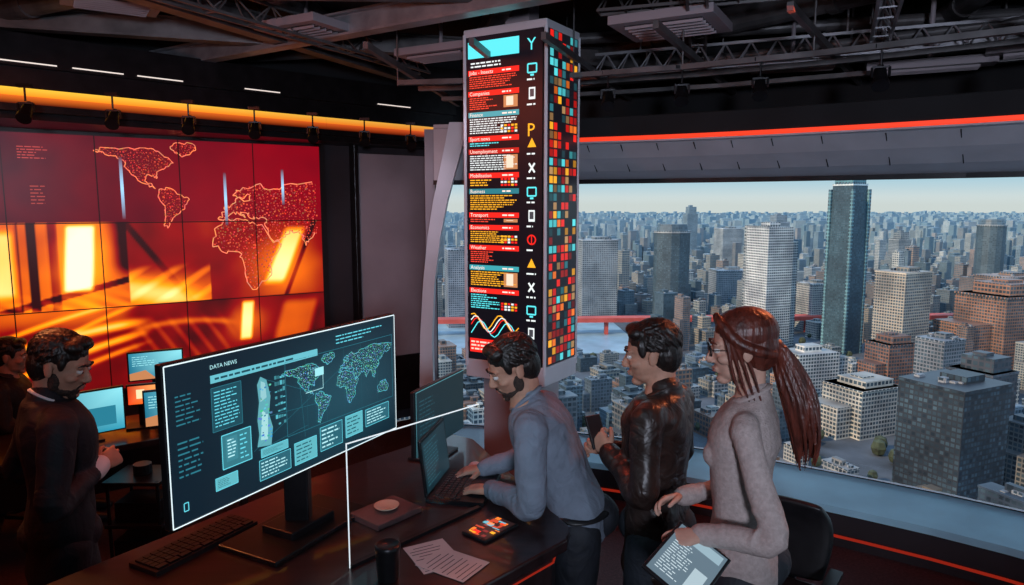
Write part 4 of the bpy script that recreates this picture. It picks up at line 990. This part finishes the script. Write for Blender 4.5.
        b.build('hair', hairm, g, remesh=.0028, smo=1)
    else:
        for k in range(34):
            a = -1.25 + 2.5 * k / 33; pts = []
            for j in range(6):
                f_ = j / 5; th = .55 + f_ * 2.0
                x_ = math.sin(a) * .083 * math.sin(min(th, PI - .3)) * (1 - .55 * f_ * f_); y_ = math.cos(th) * .092 - .012; z_ = .045 + math.cos(a) * .083 * math.sin(th) - .05 * f_ * f_ * 1.1
                pts.append((x_, y_, z_))
            b.tube(pts, [.0045, .005, .005, .005, .006, .006], n=6, sub=3)
        for q_ in (-1, 1):
            b.tube([(q_ * .02, .066, .102), (q_ * .058, .053, .075), (q_ * .074, .02, .03), (q_ * .076, -.03, .0), (q_ * .05, -.085, -.02)], [.012, .016, .017, .017, .017], n=10)
            for e_ in range(4): b.tube([(q_ * .05, .063, .07), (q_ * (.069 + .003 * e_), .05 - .010 * e_, .02), (q_ * .070, .045 - .018 * e_, -.04), (q_ * .068, .035 - .02 * e_, -.10), (q_ * .072, .02 - .02 * e_, -.14 - .02 * e_)], [.006, .0065, .006, .005, .0025], n=8)
        b.ell((0, -.105, -.01), (.030, .026, .028))
        b.tube([(0, -.11, -.01), (0, -.145, -.10), (0, -.165, -.20), (0, -.165, -.29), (0, -.15, -.36)], [.022, .036, .042, .032, .008], n=16)
        for k in range(80):
            a = 2 * PI * k / 80 + rr.uniform(-.05, .05); rx = rr.uniform(.75, 1.1); ln = rr.uniform(.30, .41)
            pts = []; rd = []
            for j in range(9):
                f_ = j / 8; rad_ = (.018 + .030 * math.sin(PI * min(1, f_ * .95)) ** .8) * rx
                sw = .010 * math.sin(f_ * 7 + math.sin(a) * 1.2)
                pts.append((rad_ * math.cos(a) + sw, -.112 - .058 * math.sin(f_ * 2.0) + rad_ * math.sin(a), -.01 - ln * f_)); rd.append(.0045 * (1 - f_ ** 3) + .0014)
            b.tube(pts, rd, n=6, sub=3)
        b.build('hair', hairm, g, remesh=.003, smo=1)
    if beard:
        b = MB(); b.M = HM; b.ell((0, .0255, -.081), (.053, .056, .031)); b.ell((0, .063, -.098), (.026, .022, .019))
        for q_ in (-1, 1): b.ell((q_ * .056, .012, -.05), (.009, .022, .036)); b.tube([(q_ * .004, .093, -.050), (q_ * .018, .089, -.054), (q_ * .028, .079, -.072)], [.0035, .004, .0045], n=8)
        b.build('beard', M_beard, g, remesh=.004, smo=1, disp=(.012, .003))
    if glasses:
        b = MB(); b.M = HM
        for q_ in (-1, 1):
            P_ = [(q_ * .032 + .021 * math.cos(a), .099 - abs(.021 * math.cos(a)) * .1, .001 + .017 * math.sin(a)) for a in [2 * PI * k / 16 for k in range(17)]]
            b.tube(P_, [.0018] * 17, n=6, sub=1); b.tube([(q_ * .053, .094, .006), (q_ * .07, .06, .006), (q_ * .08, -.01, .004)], [.0018] * 3, n=6)
        b.tube([(-.011, .1, .004), (0, .103, .007), (.011, .1, .004)], [.0015] * 3, n=6); b.build('glasses', M_black, g, smooth=True)
    up = (Hc - nb).normalized(); b = MB(); ring = []
    fwd = (up.cross(S)).normalized()
    if fwd.dot(F) < 0: fwd = -fwd
    for k in range(17):
        a = 2 * PI * k / 16; ring.append(nb + up * (.004 - .016 * math.sin(a)) * s + S * math.cos(a) * (nr + .010) * s + fwd * math.sin(a) * (nr + .012) * s)
    b.tube(ring, [(.007, .014)] * 17, n=10, sub=2)
    if wings:
        for q_ in (-1, 1):
            p_ = nb + fwd * (nr + .016) * s + S * q_ * .012 * s + up * -.012
            b.add([p_ + S * q_ * .05 + up * .012 - fwd * .02, p_, p_ + S * q_ * .028 - up * .05 + fwd * .012, p_ + S * q_ * .065 - up * .022 - fwd * .01], [(0, 1, 2, 3)])
    b.build('collar', collar or top, g, smooth=True)
    b = MB()
    for i in range(2):
        W_ = V(arms[i][1]); hd, hn, th = hands[i]
        wd = (S * hd[0] + F * hd[1] + Z * hd[2]); wn_ = (S * hn[0] + F * hn[1] + Z * hn[2]); hand(b, L(W_) + wd.normalized() * .015, wd, wn_, th, curl[i], .96 if not female else .88)
    b.build('hands', skin, g, remesh=.0028, smo=1)
    return g, L

person('man_in_black_suit', (-1.79, 2.64), (.74, .67), .97,
       arms=[((-.27, -.10, 1.09), (-.12, .11, 1.13)), ((.27, -.06, 1.09), (.07, .13, 1.15))],
       hands=[((.45, .9, .3), (-.8, .3, .6), 1), ((-.55, .9, .2), (.8, .3, .5), -1)],
       neck=(0, .0, 1.452), head=(.02, .045, 1.585), Fh=(1, .12, -.32), hs=1.05, top=M_suit, skin=M_skin, hairm=M_hairD, jacket=True, beard=True, collar=M_collar, curl=(.7, .7), fold=.006)
person('leaning_man_in_grey_shirt', (.27, 2.74), (-.98, .196), 1.0,
       spine=[(0, -.01, .86), (0, 0, .93), (0, .045, 1.04), (0, .10, 1.15), (0, .15, 1.245), (0, .185, 1.305), (0, .20, 1.345), (0, .21, 1.37)],
       shoulders=[(-.19, .165, 1.295), (.19, .165, 1.295)],
       arms=[((-.27, .15, 1.03), (-.07, .34, .995)), ((.28, .20, 1.06), (.16, .42, .995))],
       hands=[((.25, 1, -.12), (0, .1, 1), 1), ((-.25, 1, -.12), (0, .1, 1), -1)],
       legs=[[(-.095, -.01, .86), (-.11, .0, .48), (-.12, -.06, .09)], [(.095, -.01, .86), (.11, .04, .48), (.12, .0, .09)]],
       neck=(0, .218, 1.368), head=(.0, .275, 1.495), Fh=(-.9, -.25, -.42), hs=1.05, top=M_shirt, skin=M_skin, hairm=M_hairD, beard=True, curl=(.3, .3), belt=True, wings=True, fold=.012)
g, L = person('man_in_dark_jacket', (.59, 2.70), (-.86, .5), .98,
       arms=[((-.25, -.02, 1.10), (-.10, .17, 1.18)), ((.25, .0, 1.1), (.04, .22, 1.15))],
       hands=[((.45, .8, .45), (-.8, .4, .3), 1), ((-.6, .9, .3), (.7, .5, .3), -1)],
       neck=(0, .0, 1.452), head=(0, .045, 1.60), Fh=(-1, .22, -.16), hs=1.07, top=M_jacket, skin=M_skin, hairm=M_hairD, jacket=True, collar=M_jacket, curl=(.85, .85), wings=True, fold=.011)
pc = L((-.035, .265, 1.245)); b = MB(); b.box(pc, (.075, .012, .14), rot=Matrix.Rotation(.5, 4, 'Z') @ Matrix.Rotation(-.5, 4, 'X')); b.build('smartphone', M_black, bevel=.004)
person('woman_in_cream_sweater', (.80, 2.30), (-.906, .423), 1.045, female=True,
       arms=[((-.25, -.11, 1.09), (-.225, .09, 1.055)), ((.2, .02, 1.08), (.06, .20, 1.05))],
       hands=[((-.55, .85, -.05), (-.45, .0, .9), 1), ((-.6, .8, -.1), (.6, .1, .7), -1)],
       neck=(0, -.005, 1.452), head=(0, .03, 1.605), Fh=(-1, .16, -.12), hs=1.06, top=M_sweater, skin=M_skin_b, hairm=M_hairR, ponytail=True, glasses=True, curl=(.6, .5), fold=.008)
person('seated_operator', (-3.36, 4.5), (.9, .3), .92, seated=True,
       spine=[(0, 0, .52), (0, 0, .60), (0, .015, .72), (0, .03, .86), (0, .04, .97), (0, .035, 1.05), (0, .03, 1.09), (0, .03, 1.115)],
       shoulders=[(-.18, .03, 1.035), (.18, .03, 1.035)], arms=[((-.24, .08, .80), (-.14, .30, .82)), ((.24, .08, .80), (.14, .30, .82))],
       hands=[((.2, 1, 0), (0, .1, 1), 1), ((-.2, 1, 0), (0, .1, 1), -1)], legs=[[(-.1, 0, .53), (-.13, .42, .50), (-.13, .40, .09)], [(.1, 0, .53), (.13, .42, .50), (.13, .44, .09)]],
       neck=(0, .04, 1.12), head=(0, .07, 1.265), Fh=(.9, .3, -.1), top=M_suit, skin=M_skin, hairm=M_hairD, jacket=True, collar=M_suit)
def p2(cv, a, b_):
    cv.rect(0, 0, a, b_, (.10, .15, .19), 1); cv.rect(.01, b_ - .05, a - .01, b_ - .01, (.25, .36, .42), 2); cv.textlines(.015, .02, a * .6, b_ - .06, 14, (.5, .6, .65), 2, seed=4, fill=.3); cv.rect(a * .65, .03, a - .015, b_ * .5, (.35, .45, .5), 2)
tablet('tablet_computer', (.54, 2.03, 1.06), (.78, -.62, -.1), (.25, -.42, .85), .19, .26, .01, p2, .01)
